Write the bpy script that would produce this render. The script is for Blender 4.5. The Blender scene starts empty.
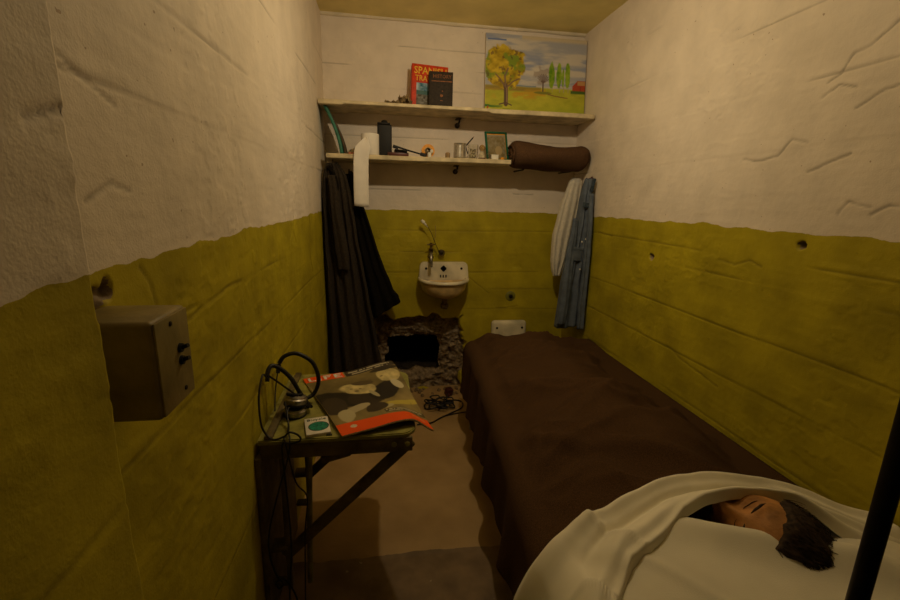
import bpy, bmesh, math, random
import numpy as np
from mathutils import Vector, Matrix, Euler
random.seed(4); rng = np.random.default_rng(11)
PI = math.pi
sc = bpy.context.scene
COL = sc.collection
W, H, ZB = 1.52, 2.2186, 1.177

# ------------------------------------------------------------------ noise (numpy)
_T = rng.random((256, 256))
def vnoise(x, y, seed=0):
    x = np.asarray(x, float) + seed * 17.31; y = np.asarray(y, float) + seed * 9.17
    xi = np.floor(x).astype(int); yi = np.floor(y).astype(int)
    fx = x - xi; fy = y - yi
    fx = fx * fx * (3 - 2 * fx); fy = fy * fy * (3 - 2 * fy)
    a = _T[xi & 255, yi & 255]; b = _T[(xi + 1) & 255, yi & 255]
    c = _T[xi & 255, (yi + 1) & 255]; d = _T[(xi + 1) & 255, (yi + 1) & 255]
    return (a * (1 - fx) + b * fx) * (1 - fy) + (c * (1 - fx) + d * fx) * fy
def fbm(x, y, octv=4, seed=0, gain=.5):
    s = 0; a = 1; t = 0
    for i in range(octv):
        s = s + a * (vnoise(x * 2 ** i, y * 2 ** i, seed + i * 3) - .5); t += a; a *= gain
    return s / t * 2
def sstep(a, b, x):
    t = np.clip((x - a) / (b - a), 0, 1); return t * t * (3 - 2 * t)
def segdist(x, y, pts):
    d = np.full(np.shape(x), 9.)
    for (x0, y0), (x1, y1) in zip(pts[:-1], pts[1:]):
        vx, vy = x1 - x0, y1 - y0; L = vx * vx + vy * vy + 1e-12
        t = np.clip(((x - x0) * vx + (y - y0) * vy) / L, 0, 1)
        d = np.minimum(d, np.hypot(x - x0 - t * vx, y - y0 - t * vy))
    return d

# ------------------------------------------------------------------ materials
def mat(name, col, rough=.8, metal=0, var=.15, scale=30, bump=.0, bscale=200, col2=None, spec=.3, sheen=0, trans=0, attr=None):
    m = bpy.data.materials.new(name); m.use_nodes = True
    nt = m.node_tree; N = nt.nodes; L = nt.links; b = N['Principled BSDF']
    b.inputs['Roughness'].default_value = rough; b.inputs['Metallic'].default_value = metal
    b.inputs['Specular IOR Level'].default_value = spec
    if sheen: b.inputs['Sheen Weight'].default_value = sheen; b.inputs['Sheen Tint'].default_value = (*col, 1)
    if trans: b.inputs['Transmission Weight'].default_value = trans
    tc = N.new('ShaderNodeTexCoord')
    if attr:
        a = N.new('ShaderNodeAttribute'); a.attribute_name = attr; L.new(a.outputs['Color'], b.inputs['Base Color'])
    else:
        n = N.new('ShaderNodeTexNoise'); n.inputs['Scale'].default_value = scale; n.inputs['Detail'].default_value = 5
        L.new(tc.outputs['Object'], n.inputs['Vector'])
        r = N.new('ShaderNodeValToRGB'); e = r.color_ramp.elements
        c2 = col2 or tuple(c * (1 - var * 1.6) for c in col)
        e[0].position = .32; e[1].position = .68
        e[0].color = (*c2, 1); e[1].color = (*[min(1, c * (1 + var * .4)) for c in col], 1)
        L.new(n.outputs['Fac'], r.inputs['Fac']); L.new(r.outputs['Color'], b.inputs['Base Color'])
    if bump:
        n2 = N.new('ShaderNodeTexNoise'); n2.inputs['Scale'].default_value = bscale; n2.inputs['Detail'].default_value = 4
        L.new(tc.outputs['Object'], n2.inputs['Vector'])
        bp = N.new('ShaderNodeBump'); bp.inputs['Strength'].default_value = bump; bp.inputs['Distance'].default_value = .002
        L.new(n2.outputs['Fac'], bp.inputs['Height']); L.new(bp.outputs['Normal'], b.inputs['Normal'])
    return m

def wall_mat(name, cream, green, zslope=0.0):
    """two-tone painted rough concrete: cream above, olive below a wavering hand-painted line; 'raw' = broken bare concrete"""
    m = bpy.data.materials.new(name); m.use_nodes = True
    nt = m.node_tree; N = nt.nodes; L = nt.links; b = N['Principled BSDF']
    b.inputs['Roughness'].default_value = .62; b.inputs['Specular IOR Level'].default_value = .25
    geo = N.new('ShaderNodeNewGeometry'); sep = N.new('ShaderNodeSeparateXYZ'); L.new(geo.outputs['Position'], sep.inputs[0])
    def noise(s, d=4, dist=0):
        n = N.new('ShaderNodeTexNoise'); n.inputs['Scale'].default_value = s; n.inputs['Detail'].default_value = d
        n.inputs['Distortion'].default_value = dist
        L.new(geo.outputs['Position'], n.inputs['Vector']); return n.outputs['Fac']
    def math_(op, a, b_=None, c=None):
        n = N.new('ShaderNodeMath'); n.operation = op
        for i, v in enumerate((a, b_, c)):
            if v is None: continue
            if isinstance(v, (int, float)): n.inputs[i].default_value = v
            else: L.new(v, n.inputs[i])
        return n.outputs[0]
    def ramp(f, p0, c0, p1, c1):
        r = N.new('ShaderNodeValToRGB'); e = r.color_ramp.elements
        e[0].position = p0; e[1].position = p1; e[0].color = (*c0, 1); e[1].color = (*c1, 1); L.new(f, r.inputs['Fac']); return r.outputs['Color']
    def mix(f, a, b_, mode='MIX'):
        n = N.new('ShaderNodeMix'); n.data_type = 'RGBA'; n.blend_type = mode
        if isinstance(f, (int, float)): n.inputs['Factor'].default_value = f
        else: L.new(f, n.inputs['Factor'])
        for k, v in (('A', a), ('B', b_)):
            i = [s for s in n.inputs if s.name == k and s.type == 'RGBA'][0]
            if isinstance(v, tuple): i.default_value = (*v, 1)
            else: L.new(v, i)
        return [s for s in n.outputs if s.type == 'RGBA'][0]
    dk = lambda c, f: tuple(x * f for x in c)
    cw = ramp(noise(9, 6), .3, dk(cream, .86), .7, cream)
    cg = ramp(noise(7, 6), .3, dk(green, .72), .7, dk(green, 1.12))
    # rusty pits in the cream paint
    pit = math_('GREATER_THAN', noise(75, 1), .765)
    pit2 = math_('GREATER_THAN', noise(3.3, 2), .52)
    cw = mix(math_('MULTIPLY', math_('MULTIPLY', pit, pit2), .6), cw, (.25, .13, .05))
    # drips and scuffs in green
    sc_ = math_('GREATER_THAN', noise(40, 3), .74)
    cg = mix(math_('MULTIPLY', sc_, .35), cg, dk(green, .45))
    lim = math_('ADD', math_('MULTIPLY', math_('SUBTRACT', noise(11, 5), .5), .03), ZB)
    lim = math_('ADD', lim, math_('MULTIPLY', math_('SUBTRACT', noise(2.2, 1), .5), .02))
    lim = math_('ADD', lim, math_('MULTIPLY', sep.outputs['Y'], zslope))
    up = math_('GREATER_THAN', sep.outputs['Z'], lim)
    c = mix(up, cg, cw)
    raw = N.new('ShaderNodeAttribute'); raw.attribute_name = 'raw'
    craw = ramp(noise(38, 6), .3, (.10, .065, .035), .72, (.34, .25, .15))
    f = math_('GREATER_THAN', math_('ADD', raw.outputs['Fac'], math_('MULTIPLY', math_('SUBTRACT', noise(45, 4), .5), .5)), .5)
    c = mix(f, c, craw)
    di = N.new('ShaderNodeAttribute'); di.attribute_name = 'dirt'
    c = mix(di.outputs['Fac'], c, (.07, .045, .015))
    L.new(c, b.inputs['Base Color'])
    hb = math_('ADD', math_('MULTIPLY', noise(60, 6), .6), math_('MULTIPLY', noise(260, 3), .3))
    bp = N.new('ShaderNodeBump'); bp.inputs['Strength'].default_value = .5; bp.inputs['Distance'].default_value = .004
    L.new(hb, bp.inputs['Height']); L.new(bp.outputs['Normal'], b.inputs['Normal'])
    return m
CREAM = (.80, .69, .56); GREEN = (.43, .345, .012)
M = {}
M['wall'] = wall_mat('painted_concrete', CREAM, GREEN)
M['wall_l'] = wall_mat('painted_concrete_left', CREAM, GREEN, 0.0125)
M['wall_r'] = wall_mat('painted_concrete_right', CREAM, GREEN, 0.0)
M['ceil'] = mat('ceiling_paint', (.82, .68, .27), .6, var=.1, scale=6, bump=.5, bscale=60)
M['bead'] = mat('ceiling_bead_paint', (.74, .64, .46), .7, var=.1, scale=12, bump=.4, bscale=90)
M['shelfwood'] = mat('painted_shelf_wood', (.70, .58, .36), .6, var=.25, scale=14, bump=.4, bscale=80)
M['olive'] = mat('olive_table_paint', (.33, .30, .07), .5, var=.3, scale=22, bump=.3, bscale=120, spec=.4)
M['olivedark'] = mat('worn_olive_brown_paint', (.16, .12, .05), .55, var=.35, scale=22, bump=.3, bscale=120)
M['boxpaint'] = mat('tan_olive_box_paint', (.25, .19, .065), .45, var=.25, scale=18, bump=.35, bscale=90, spec=.4)
M['black'] = mat('black_matter', (.012, .011, .010), .6, var=.2)
M['blackwool'] = mat('black_wool', (.010, .008, .006), .98, spec=.05, var=.3, scale=120, bump=.5, bscale=500)
M['brownwool'] = mat('dark_brown_wool', (.036, .025, .015), .95, var=.3, scale=100, bump=.5, bscale=500)
M['blanket'] = mat('brown_wool_blanket', (.085, .043, .018), .97, var=.35, scale=420, bump=.8, bscale=700, spec=.1)
M['roll'] = mat('rolled_brown_wool', (.105, .055, .028), .97, var=.3, scale=300, bump=.7, bscale=500, spec=.1)
M['sheet'] = mat('white_cotton', (.88, .82, .68), .85, var=.08, scale=6, bump=.25, bscale=500)
M['pillow'] = mat('pillow_cotton', (.84, .78, .64), .85, var=.08, scale=5, bump=.25, bscale=500)
M['ticking'] = mat('mattress_ticking', (.55, .5, .4), .9, var=.15, scale=20)
M['steel'] = mat('pale_bed_steel', (.45, .42, .34), .45, metal=.3, var=.2)
M['iron'] = mat('dark_iron', (.045, .036, .026), .5, metal=.7, var=.4, scale=40, bump=.4)
M['bar'] = mat('dark_bar_steel', (.016, .015, .014), .4, metal=.4, var=.3, scale=30)
M['porcelain'] = mat('stained_porcelain', (.74, .66, .48), .22, var=.22, scale=9, spec=.5)
M['rustporc'] = mat('rust_stained_porcelain', (.66, .46, .20), .3, var=.3, scale=12, spec=.5)
M['brass'] = mat('tarnished_brass', (.22, .15, .07), .4, metal=.9, var=.4, scale=60)
M['alum'] = mat('dull_aluminium', (.42, .38, .32), .38, metal=.9, var=.3, scale=60)
M['tin'] = mat('tin', (.62, .56, .45), .3, metal=.85, var=.3, scale=50)
M['paper'] = mat('white_paper', (.80, .74, .66), .9, var=.05, scale=20, bump=.2, bscale=300)
M['scrap'] = mat('brown_scrap', (.30, .21, .10), .9, var=.4, scale=50, bump=.5)
M['card'] = mat('card_paper', (.72, .66, .56), .6, var=.06, scale=40)
M['teal'] = mat('teal_print', (.02, .26, .17), .5, var=.4, scale=120)
M['tealcloth'] = mat('teal_green_board', (.05, .20, .13), .6, var=.3, scale=30)
M['shadowbrown'] = mat('wall_shadow_brown', (.10, .07, .04), .8, var=.3, scale=30)
M['darkprint'] = mat('dark_print', (.03, .06, .05), .6)
M['red'] = mat('red_book_cover', (.62, .045, .008), .5, var=.2, scale=40)
M['yellowprint'] = mat('yellow_print', (.85, .48, .03), .5, var=.15, scale=80)
M['pages'] = mat('yellowed_pages', (.55, .42, .22), .9, var=.2, scale=150)
M['blackbook'] = mat('black_cloth_cover', (.035, .024, .015), .7, var=.3, scale=80, bump=.4)
M['gilt'] = mat('faded_orange_print', (.26, .085, .015), .5, var=.3, scale=90)
M['orange'] = mat('orange_magazine_print', (.78, .10, .008), .45, var=.06, scale=30)
M['whiteprint'] = mat('white_print', (.78, .74, .64), .5, var=.04)
M['paint'] = mat('landscape_paint', (1, 1, 1), .6, attr='Col', bump=.5, bscale=160)
M['photo'] = mat('magazine_photo', (1, 1, 1), .5, attr='Col', spec=.22)
M['pic'] = mat('printed_picture', (1, 1, 1), .4, attr='Col')
M['greenframe'] = mat('green_frame_paint', (.008, .11, .055), .4, var=.2)
M['tapeorange'] = mat('orange_tape', (.80, .33, .02), .4, var=.12, scale=60)
M['redbrown'] = mat('red_brown_plastic', (.10, .025, .015), .4, var=.3)
M['cream'] = mat('cream_plaster', (.62, .52, .34), .6, var=.3, scale=60, bump=.4)
M['bristle'] = mat('tan_bristle', (.45, .28, .10), .9, var=.4, scale=150, bump=.6)
M['tan'] = mat('tan_wood', (.42, .27, .12), .6, var=.3, scale=60)
M['denim'] = mat('blue_denim', (.12, .145, .19), .9, var=.2, scale=25, bump=.5, bscale=600)
M['denimdark'] = mat('dark_denim', (.045, .065, .09), .9, var=.4, scale=90, bump=.5, bscale=600)
M['towel'] = mat('white_towel', (.66, .60, .50), .95, var=.08, scale=60, bump=.8, bscale=500)
M['skin'] = mat('weathered_skin', (.56, .26, .085), .62, var=.35, scale=22, bump=.6, bscale=140)
M['hair'] = mat('dark_brown_hair', (.055, .032, .018), .8, var=.5, scale=90)
M['shirtcloth'] = mat('night_shirt', (.5, .45, .36), .9)
M['gloss'] = mat('black_cable', (.012, .010, .009), .45, spec=.4)
M['shade'] = mat('lamp_enamel', (.5, .48, .42), .4)

def floor_mat():
    m = bpy.data.materials.new('worn_concrete_floor'); m.use_nodes = True
    nt = m.node_tree; N = nt.nodes; L = nt.links; b = N['Principled BSDF']; b.inputs['Roughness'].default_value = .6
    g = N.new('ShaderNodeNewGeometry'); s = N.new('ShaderNodeSeparateXYZ'); L.new(g.outputs['Position'], s.inputs[0])
    def noise(sc_, d=4):
        n = N.new('ShaderNodeTexNoise'); n.inputs['Scale'].default_value = sc_; n.inputs['Detail'].default_value = d
        L.new(g.outputs['Position'], n.inputs['Vector']); return n.outputs['Fac']
    def ramp(f, p0, c0, p1, c1):
        r = N.new('ShaderNodeValToRGB'); e = r.color_ramp.elements
        e[0].position = p0; e[1].position = p1; e[0].color = (*c0, 1); e[1].color = (*c1, 1); L.new(f, r.inputs['Fac']); return r.outputs['Color']
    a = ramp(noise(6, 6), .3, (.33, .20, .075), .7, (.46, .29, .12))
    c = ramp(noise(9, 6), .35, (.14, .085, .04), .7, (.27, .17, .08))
    def mth(op, x, y):
        n = N.new('ShaderNodeMath'); n.operation = op
        for i, v in enumerate((x, y)):
            if isinstance(v, (int, float)): n.inputs[i].default_value = v
            else: L.new(v, n.inputs[i])
        return n.outputs[0]
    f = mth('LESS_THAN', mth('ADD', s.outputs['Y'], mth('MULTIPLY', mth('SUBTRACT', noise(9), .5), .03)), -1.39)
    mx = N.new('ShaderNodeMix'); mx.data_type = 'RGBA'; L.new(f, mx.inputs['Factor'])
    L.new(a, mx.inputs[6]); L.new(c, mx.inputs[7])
    sp = mth('MULTIPLY', mth('GREATER_THAN', noise(42, 1), .74), mth('GREATER_THAN', noise(4, 1), .45))
    m2 = N.new('ShaderNodeMix'); m2.data_type = 'RGBA'; L.new(mth('MULTIPLY', sp, mth('MULTIPLY', f, .7)), m2.inputs['Factor']); L.new(mx.outputs[2], m2.inputs[6]); m2.inputs[7].default_value = (.45, .36, .22, 1)
    L.new(m2.outputs[2], b.inputs['Base Color'])
    bp = N.new('ShaderNodeBump'); bp.inputs['Strength'].default_value = .4; bp.inputs['Distance'].default_value = .003
    L.new(noise(50, 6), bp.inputs['Height']); L.new(bp.outputs['Normal'], b.inputs['Normal'])
    return m
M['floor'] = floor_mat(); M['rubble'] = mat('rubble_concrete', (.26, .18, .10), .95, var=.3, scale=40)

# ------------------------------------------------------------------ object helpers
def link(o, parent=None):
    COL.objects.link(o)
    if parent is not None: o.parent = parent
    return o
def mesh_obj(name, verts, faces, m, parent=None, smooth=True):
    me = bpy.data.meshes.new(name); me.from_pydata([tuple(map(float, v)) for v in verts], [], faces); me.update()
    if smooth: me.polygons.foreach_set('use_smooth', [True] * len(me.polygons))
    me.materials.append(m)
    return link(bpy.data.objects.new(name, me), parent)
def bm_obj(name, bm, m, parent=None, smooth=False, angle=None):
    me = bpy.data.meshes.new(name)
    bmesh.ops.recalc_face_normals(bm, faces=bm.faces)
    bm.to_mesh(me); bm.free()
    if smooth:
        me.polygons.foreach_set('use_smooth', [True] * len(me.polygons))
        me.set_sharp_from_angle(angle=angle or math.radians(35))
    me.materials.append(m)
    return link(bpy.data.objects.new(name, me), parent)
def thing(name, label, cat, loc=(0, 0, 0), group=None):
    o = bpy.data.objects.new(name, None); o.empty_display_size = .05; link(o); o.location = loc
    o['label'] = label; o['category'] = cat
    if group: o['group'] = group
    return o
def tag(o, label, cat, group=None, kind=None):
    o['label'] = label; o['category'] = cat
    if group: o['group'] = group
    if kind: o['kind'] = kind
    return o
def struct(o, label=None):
    o['kind'] = 'structure'
    if label: o['label'] = label
    return o
def rel(o, root):
    """keep world coordinates while parenting under an Empty at a location"""
    o.parent = root; o.matrix_parent_inverse = Matrix.Translation(root.location).inverted(); return o
def box(bm, c, s, rot=(0, 0, 0), bev=0.0, seg=2):
    b = bmesh.new(); bmesh.ops.create_cube(b, size=1)
    bmesh.ops.scale(b, vec=s, verts=b.verts)
    if bev: bmesh.ops.bevel(b, geom=b.edges[:], offset=bev, segments=seg, profile=.5, affect='EDGES')
    R = Euler(rot).to_matrix().to_4x4(); R.translation = c
    bmesh.ops.transform(b, matrix=R, verts=b.verts)
    me = bpy.data.meshes.new('t'); b.to_mesh(me); b.free(); bm.from_mesh(me); bpy.data.meshes.remove(me)
def lathe(bm, prof, c=(0, 0, 0), seg=32, rot=None, scale=(1, 1, 1)):
    vs = []
    R = (Euler(rot).to_matrix() if rot else Matrix.Identity(3))
    for r, z in prof:
        ring = []
        for i in range(seg):
            a = 2 * PI * i / seg
            v = R @ Vector((r * math.cos(a) * scale[0], r * math.sin(a) * scale[1], z * scale[2])) + Vector(c)
            ring.append(bm.verts.new(v))
        vs.append(ring)
    for a, b in zip(vs[:-1], vs[1:]):
        for i in range(seg): bm.faces.new((a[i], a[(i + 1) % seg], b[(i + 1) % seg], b[i]))
    for ring in (vs[0], vs[-1]):
        try: bm.faces.new(ring)
        except ValueError: pass
def catmull(pts, n=6):
    P = [Vector(p) for p in pts]; P = [P[0] * 2 - P[1]] + P + [P[-1] * 2 - P[-2]]; out = []
    for i in range(1, len(P) - 2):
        for k in range(n):
            t = k / n; a, b, c, d = P[i - 1:i + 3]
            out.append(.5 * ((2 * b) + (c - a) * t + (2 * a - 5 * b + 4 * c - d) * t * t + (-a + 3 * b - 3 * c + d) * t ** 3))
    out.append(P[-2]); return out
def tube(bm, pts, r, seg=8, smooth=6):
    P = catmull(pts, smooth) if smooth else [Vector(p) for p in pts]
    up = Vector((.31, .22, .93)).normalized(); rings = []
    for i, p in enumerate(P):
        t = (P[min(i + 1, len(P) - 1)] - P[max(i - 1, 0)]).normalized()
        a = t.cross(up)
        if a.length < 1e-3: a = t.cross(Vector((1, 0, 0)))
        a.normalize(); b = t.cross(a)
        rr = r(i / (len(P) - 1)) if callable(r) else r
        rings.append([bm.verts.new(p + (a * math.cos(2 * PI * k / seg) + b * math.sin(2 * PI * k / seg)) * rr) for k in range(seg)])
    for a, b in zip(rings[:-1], rings[1:]):
        for k in range(seg): bm.faces.new((a[k], a[(k + 1) % seg], b[(k + 1) % seg], b[k]))
    bm.faces.new(rings[0]); bm.faces.new(rings[-1])
def tube_obj(name, pts, r, m, parent=None, seg=8, smooth=6):
    bm = bmesh.new(); tube(bm, pts, r, seg, smooth); return bm_obj(name, bm, m, parent, smooth=True, angle=1.2)
def boxes_obj(name, lst, m, parent=None):
    bm = bmesh.new()
    for b in lst: box(bm, *b)
    return bm_obj(name, bm, m, parent, smooth=True)
def lathe_obj(name, prof, c, m, parent=None, seg=32, rot=None, scale=(1, 1, 1)):
    bm = bmesh.new(); lathe(bm, prof, c, seg, rot, scale); return bm_obj(name, bm, m, parent, smooth=True)
def grid_mesh(name, P, m, parent=None, keep=None, attrs=None, cols=None, flip=False):
    """P: (n, k, 3) array"""
    n, k = P.shape[:2]; me = bpy.data.meshes.new(name)
    idx = np.arange(n * k).reshape(n, k)
    q = np.stack([idx[:-1, :-1], idx[1:, :-1], idx[1:, 1:], idx[:-1, 1:]], -1).reshape(-1, 4)
    if flip: q = q[:, ::-1]
    if keep is not None: q = q[keep.reshape(-1)]
    me.vertices.add(n * k); me.vertices.foreach_set('co', P.reshape(-1).astype(np.float32))
    me.loops.add(q.size); me.loops.foreach_set('vertex_index', q.reshape(-1).astype(np.int32))
    me.polygons.add(len(q)); me.polygons.foreach_set('loop_start', np.arange(0, q.size, 4, dtype=np.int32))
    me.update(calc_edges=True); me.polygons.foreach_set('use_smooth', np.ones(len(q), bool))
    for nm, a in (attrs or {}).items():
        at = me.attributes.new(nm, 'FLOAT', 'POINT'); at.data.foreach_set('value', a.reshape(-1).astype(np.float32))
    if cols is not None:
        at = me.color_attributes.new('Col', 'FLOAT_COLOR', 'POINT')
        c4 = np.concatenate([cols.reshape(-1, 3), np.ones((n * k, 1))], 1); at.data.foreach_set('color', c4.reshape(-1).astype(np.float32))
    me.materials.append(m); me.validate()
    return link(bpy.data.objects.new(name, me), parent)
def closed_rings(name, rings, m, parent=None, cap=True):
    n = len(rings[0]); V = [v for r in rings for v in r]; F = []
    for i in range(len(rings) - 1):
        for k in range(n): F.append((i * n + k, i * n + (k + 1) % n, (i + 1) * n + (k + 1) % n, (i + 1) * n + k))
    if cap: F.append(tuple(range(n))[::-1]); F.append(tuple(range((len(rings) - 1) * n, len(rings) * n)))
    return mesh_obj(name, V, F, m, parent)
def text_obj(name, body, size, mtx, m, parent, ext=.0003, sx=1.0, bold=0.0):
    cu = bpy.data.curves.new(name, 'FONT'); cu.body = body; cu.size = size; cu.extrude = ext; cu.offset = bold
    cu.align_x = 'CENTER'; cu.align_y = 'CENTER'; cu.resolution_u = 2
    o = bpy.data.objects.new(name, cu); link(o); dg = bpy.context.evaluated_depsgraph_get(); dg.update()
    me = bpy.data.meshes.new_from_object(o.evaluated_get(dg)); COL.objects.unlink(o); bpy.data.objects.remove(o)
    me.transform(mtx @ Matrix.Diagonal((sx, 1, 1, 1))); me.materials.clear(); me.materials.append(m)
    return link(bpy.data.objects.new(name, me), parent)
def frame_mtx(o, u, v):
    u = Vector(u).normalized(); v = Vector(v).normalized(); n = u.cross(v).normalized(); v = n.cross(u)
    m = Matrix((u, v, n)).transposed().to_4x4(); m.translation = o; return m

# ------------------------------------------------------------------ the setting
LW = lambda y: .02 * y            # left wall runs very slightly out of square
def plaster(a, b, seed, seams, cracks, pits, broken=()):
    """offset into the room of a board-marked, repeatedly painted concrete wall; a along, b up"""
    d = .0035 * fbm(a * 2.2, b * 2.2, 2, seed) + .0009 * fbm(a * 14, b * 18, 3, seed + 40) + .0006 * fbm(a * 9, b * 70, 2, seed + 60) + .0004 * fbm(a * 55, b * 55, 2, seed + 61)
    dirt = np.zeros_like(a); edges = sorted(seams); brd = np.zeros_like(a)
    for i, s in enumerate(edges):
        wob = .010 * fbm(a * 1.3, a * 0 + s * 7, 3, seed + i)
        brd = brd + (b > s + wob) * (((i * 37 + seed * 5) % 7 - 3) * .0003)
        msk = sstep(.38, .62, vnoise(a * 2.6, a * 0 + s * 9, seed + 5 + i)) * .9 + .1
        dd = np.abs(b - s - wob)
        dirt = np.maximum(dirt, .42 * sstep(.35, .9, msk) * np.exp(-(dd / .0022) ** 2))
        d = d - .0024 * msk * np.exp(-(dd / .0028) ** 2) + .0006 * msk * np.exp(-((b - s - wob - .012) / .01) ** 2)
    d = d + brd
    for pts in cracks:
        wx = .006 * fbm(a * 18, b * 18, 3, seed + 77); wy = .006 * fbm(a * 18, b * 18, 3, seed + 88)
        dd = segdist(a + wx, b + wy, pts)
        dirt = np.maximum(dirt, .5 * np.exp(-(dd / .0030) ** 2) * (.45 + .55 * sstep(.3, .6, vnoise(a * 22, b * 22, seed + 9))))
        d = d - .0028 * np.exp(-(dd / .0030) ** 2)
    # loose scaly paint patches
    sc_ = sstep(.60, .72, vnoise(a * 3.1, b * 3.1, seed + 21)); ed = fbm(a * 24, b * 30, 3, seed + 31)
    d = d + sc_ * .0013 * sstep(-.03, .03, ed)
    raw = np.zeros_like(a)
    for (pa, pb, r, dep) in pits:
        rr = np.hypot(a - pa, b - pb) * (1 + .5 * fbm(a * 60, b * 60, 2, seed + 3))
        d = d - dep * (1 - sstep(r * .5, r * 1.15, rr)); raw = np.maximum(raw, 1 - sstep(r * .9, r * 1.2, rr))
    return d, raw, dirt
ST = .0045
# right wall
ys = np.arange(-2.62, .0001 + .03, ST); zs = np.arange(-.01, H + .03, ST)
A, B = np.meshgrid(ys, zs, indexing='ij')
d, raw, dirt = plaster(A, B, 1, [.16, .31, .47, .655, .83, 1.005, 1.085, 1.42, 1.60, 1.80, 2.0],
    [[(-1.608, 1.584), (-1.64, 1.60), (-1.66, 1.64), (-1.70, 1.645), (-1.758, 1.687)],
     [(-1.70, 1.50), (-1.76, 1.535), (-1.83, 1.545), (-1.93, 1.60)],
     [(-1.36, 1.405), (-1.43, 1.392), (-1.49, 1.40), (-1.53, 1.445), (-1.58, 1.43)],
     [(-1.79, 1.236), (-1.83, 1.262), (-1.88, 1.262), (-1.95, 1.29)], [(-1.60, 1.545), (-1.64, 1.57), (-1.69, 1.555)],
     [(-1.71, 1.235), (-1.73, 1.27), (-1.79, 1.255)], [(-1.101, .656), (-1.2, .632), (-1.41, .605)], [(-1.32, 1.06), (-1.40, 1.055), (-1.45, 1.075), (-1.50, 1.06)],
     [(-.30, 1.087), (-.55, 1.083)], [(-1.60, 1.35), (-1.66, 1.37), (-1.71, 1.39)]],
    [(-.915, 1.016, .014, .02), (-1.628, 1.144, .013, .03)])
P = np.stack([W - d, A, B], -1)
struct(grid_mesh('wall_right', P, M['wall_r'], attrs={'raw': raw, 'dirt': dirt}, flip=True))
# left wall
d, raw, dirt = plaster(A, B, 2, [.22, .42, .715, .87, 1.035, 1.385, 1.55, 1.80, 1.98],
    [[(-2.173, 1.393), (-2.13, 1.40), (-2.093, 1.383), (-2.03, 1.36)], [(-1.588, 1.04), (-1.7, 1.042), (-1.80, 1.03), (-2.02, 1.015)],
     [(-2.12, 1.235), (-2.06, 1.262), (-2.02, 1.25)], [(-.62, 1.16), (-.60, 1.05), (-.63, .98), (-.58, .9)],
     [(-.95, 1.17), (-.97, 1.12), (-.93, 1.07)], [(-2.02, 1.14), (-2.0, 1.11), (-1.99, 1.07)]],
    [(-2.135, 1.113, .020, .018), (-2.105, 1.120, .015, .014)])
P = np.stack([LW(A) + d, A, B], -1)
struct(grid_mesh('wall_left', P, M['wall_l'], attrs={'raw': raw, 'dirt': dirt}))
# back wall with the broken-out hole
xs = np.arange(-.03, W + .04, ST)
A, B = np.meshgrid(xs, zs, indexing='ij')
d, raw, dirt = plaster(A, B, 3, [.55, .68, .80, .93, 1.06, 1.30, 1.45, 1.60, 1.86, 1.97, 2.08],
    [[(.83, .80), (.92, .72), (1.0, .66)], [(1.05, .56), (1.12, .555), (1.2, .57)], [(1.13, 1.293), (1.2, 1.288), (1.26, 1.290)]], [(1.147, .637, .012, .008), ])
ring = np.maximum(np.abs(A - .545) / .315, (np.abs(B - .245)) / .285) + .26 * fbm(A * 9, B * 9, 4, 91)
rough = 1 - sstep(.93, 1.02, ring)
rub = .035 + .05 * np.clip(.5 + fbm(A * 13, B * 16, 5, 55, .62), 0, 1.2)
inner = np.maximum(np.abs(A - .513) / .175, np.abs(B - .24) / .115) + .16 * fbm(A * 14, B * 14, 3, 66)
rub = rub + .03 * (1 - sstep(1.0, 1.35, inner))
d = d - rough * rub; raw = np.maximum(raw, rough)
chip = (1 - sstep(.5, .9, np.hypot((A - 1.18) / .05, (B - .835) / .022) + .5 * fbm(A * 40, B * 40, 2, 7)))
d = d - .003 * chip
ci = (inner[:-1, :-1] + inner[1:, 1:]) / 2
P = np.stack([A, -d, B], -1)
wb = grid_mesh('wall_back', P, M['wall'], attrs={'raw': raw, 'dirt': dirt}, keep=(ci > 1.0), flip=True)
struct(wb)
# tunnel behind the hole; its deep shade is put into near-black colours
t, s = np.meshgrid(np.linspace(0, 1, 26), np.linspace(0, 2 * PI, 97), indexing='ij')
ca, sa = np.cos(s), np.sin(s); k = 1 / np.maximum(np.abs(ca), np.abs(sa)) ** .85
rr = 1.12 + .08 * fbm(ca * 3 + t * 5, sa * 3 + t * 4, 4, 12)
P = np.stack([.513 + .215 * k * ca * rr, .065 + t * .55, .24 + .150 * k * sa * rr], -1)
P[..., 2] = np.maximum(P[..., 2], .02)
struct(grid_mesh('wall_tunnel', P, mat('shade_dark_concrete', (.05, .035, .02), .95, var=.4, scale=30, bump=.8, bscale=60)))
boxes_obj('wall_dark_end', [((.513, .64, .24), (.7, .03, .6))], M['black']); struct(bpy.data.objects['wall_dark_end'])  # black slab standing for the unlit end of the tunnel
# floor
xs2 = np.arange(-.12, W + .06, .012); ys2 = np.arange(-2.9, .06, .012)
A, B = np.meshgrid(xs2, ys2, indexing='ij')
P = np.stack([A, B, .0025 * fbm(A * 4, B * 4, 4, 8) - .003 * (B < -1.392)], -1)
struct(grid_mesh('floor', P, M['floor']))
A, B = np.meshgrid(np.arange(-.08, W + .06, .012), np.arange(-2.7, .05, .012), indexing='ij')
zc = H - .003 * fbm(A * 4, B * 4, 4, 18) - .003 * np.exp(-((A - .62 + .05 * B) / .004) ** 2)
struct(grid_mesh('ceiling', np.stack([A, B, zc], -1), M['ceil'], flip=True))
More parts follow.
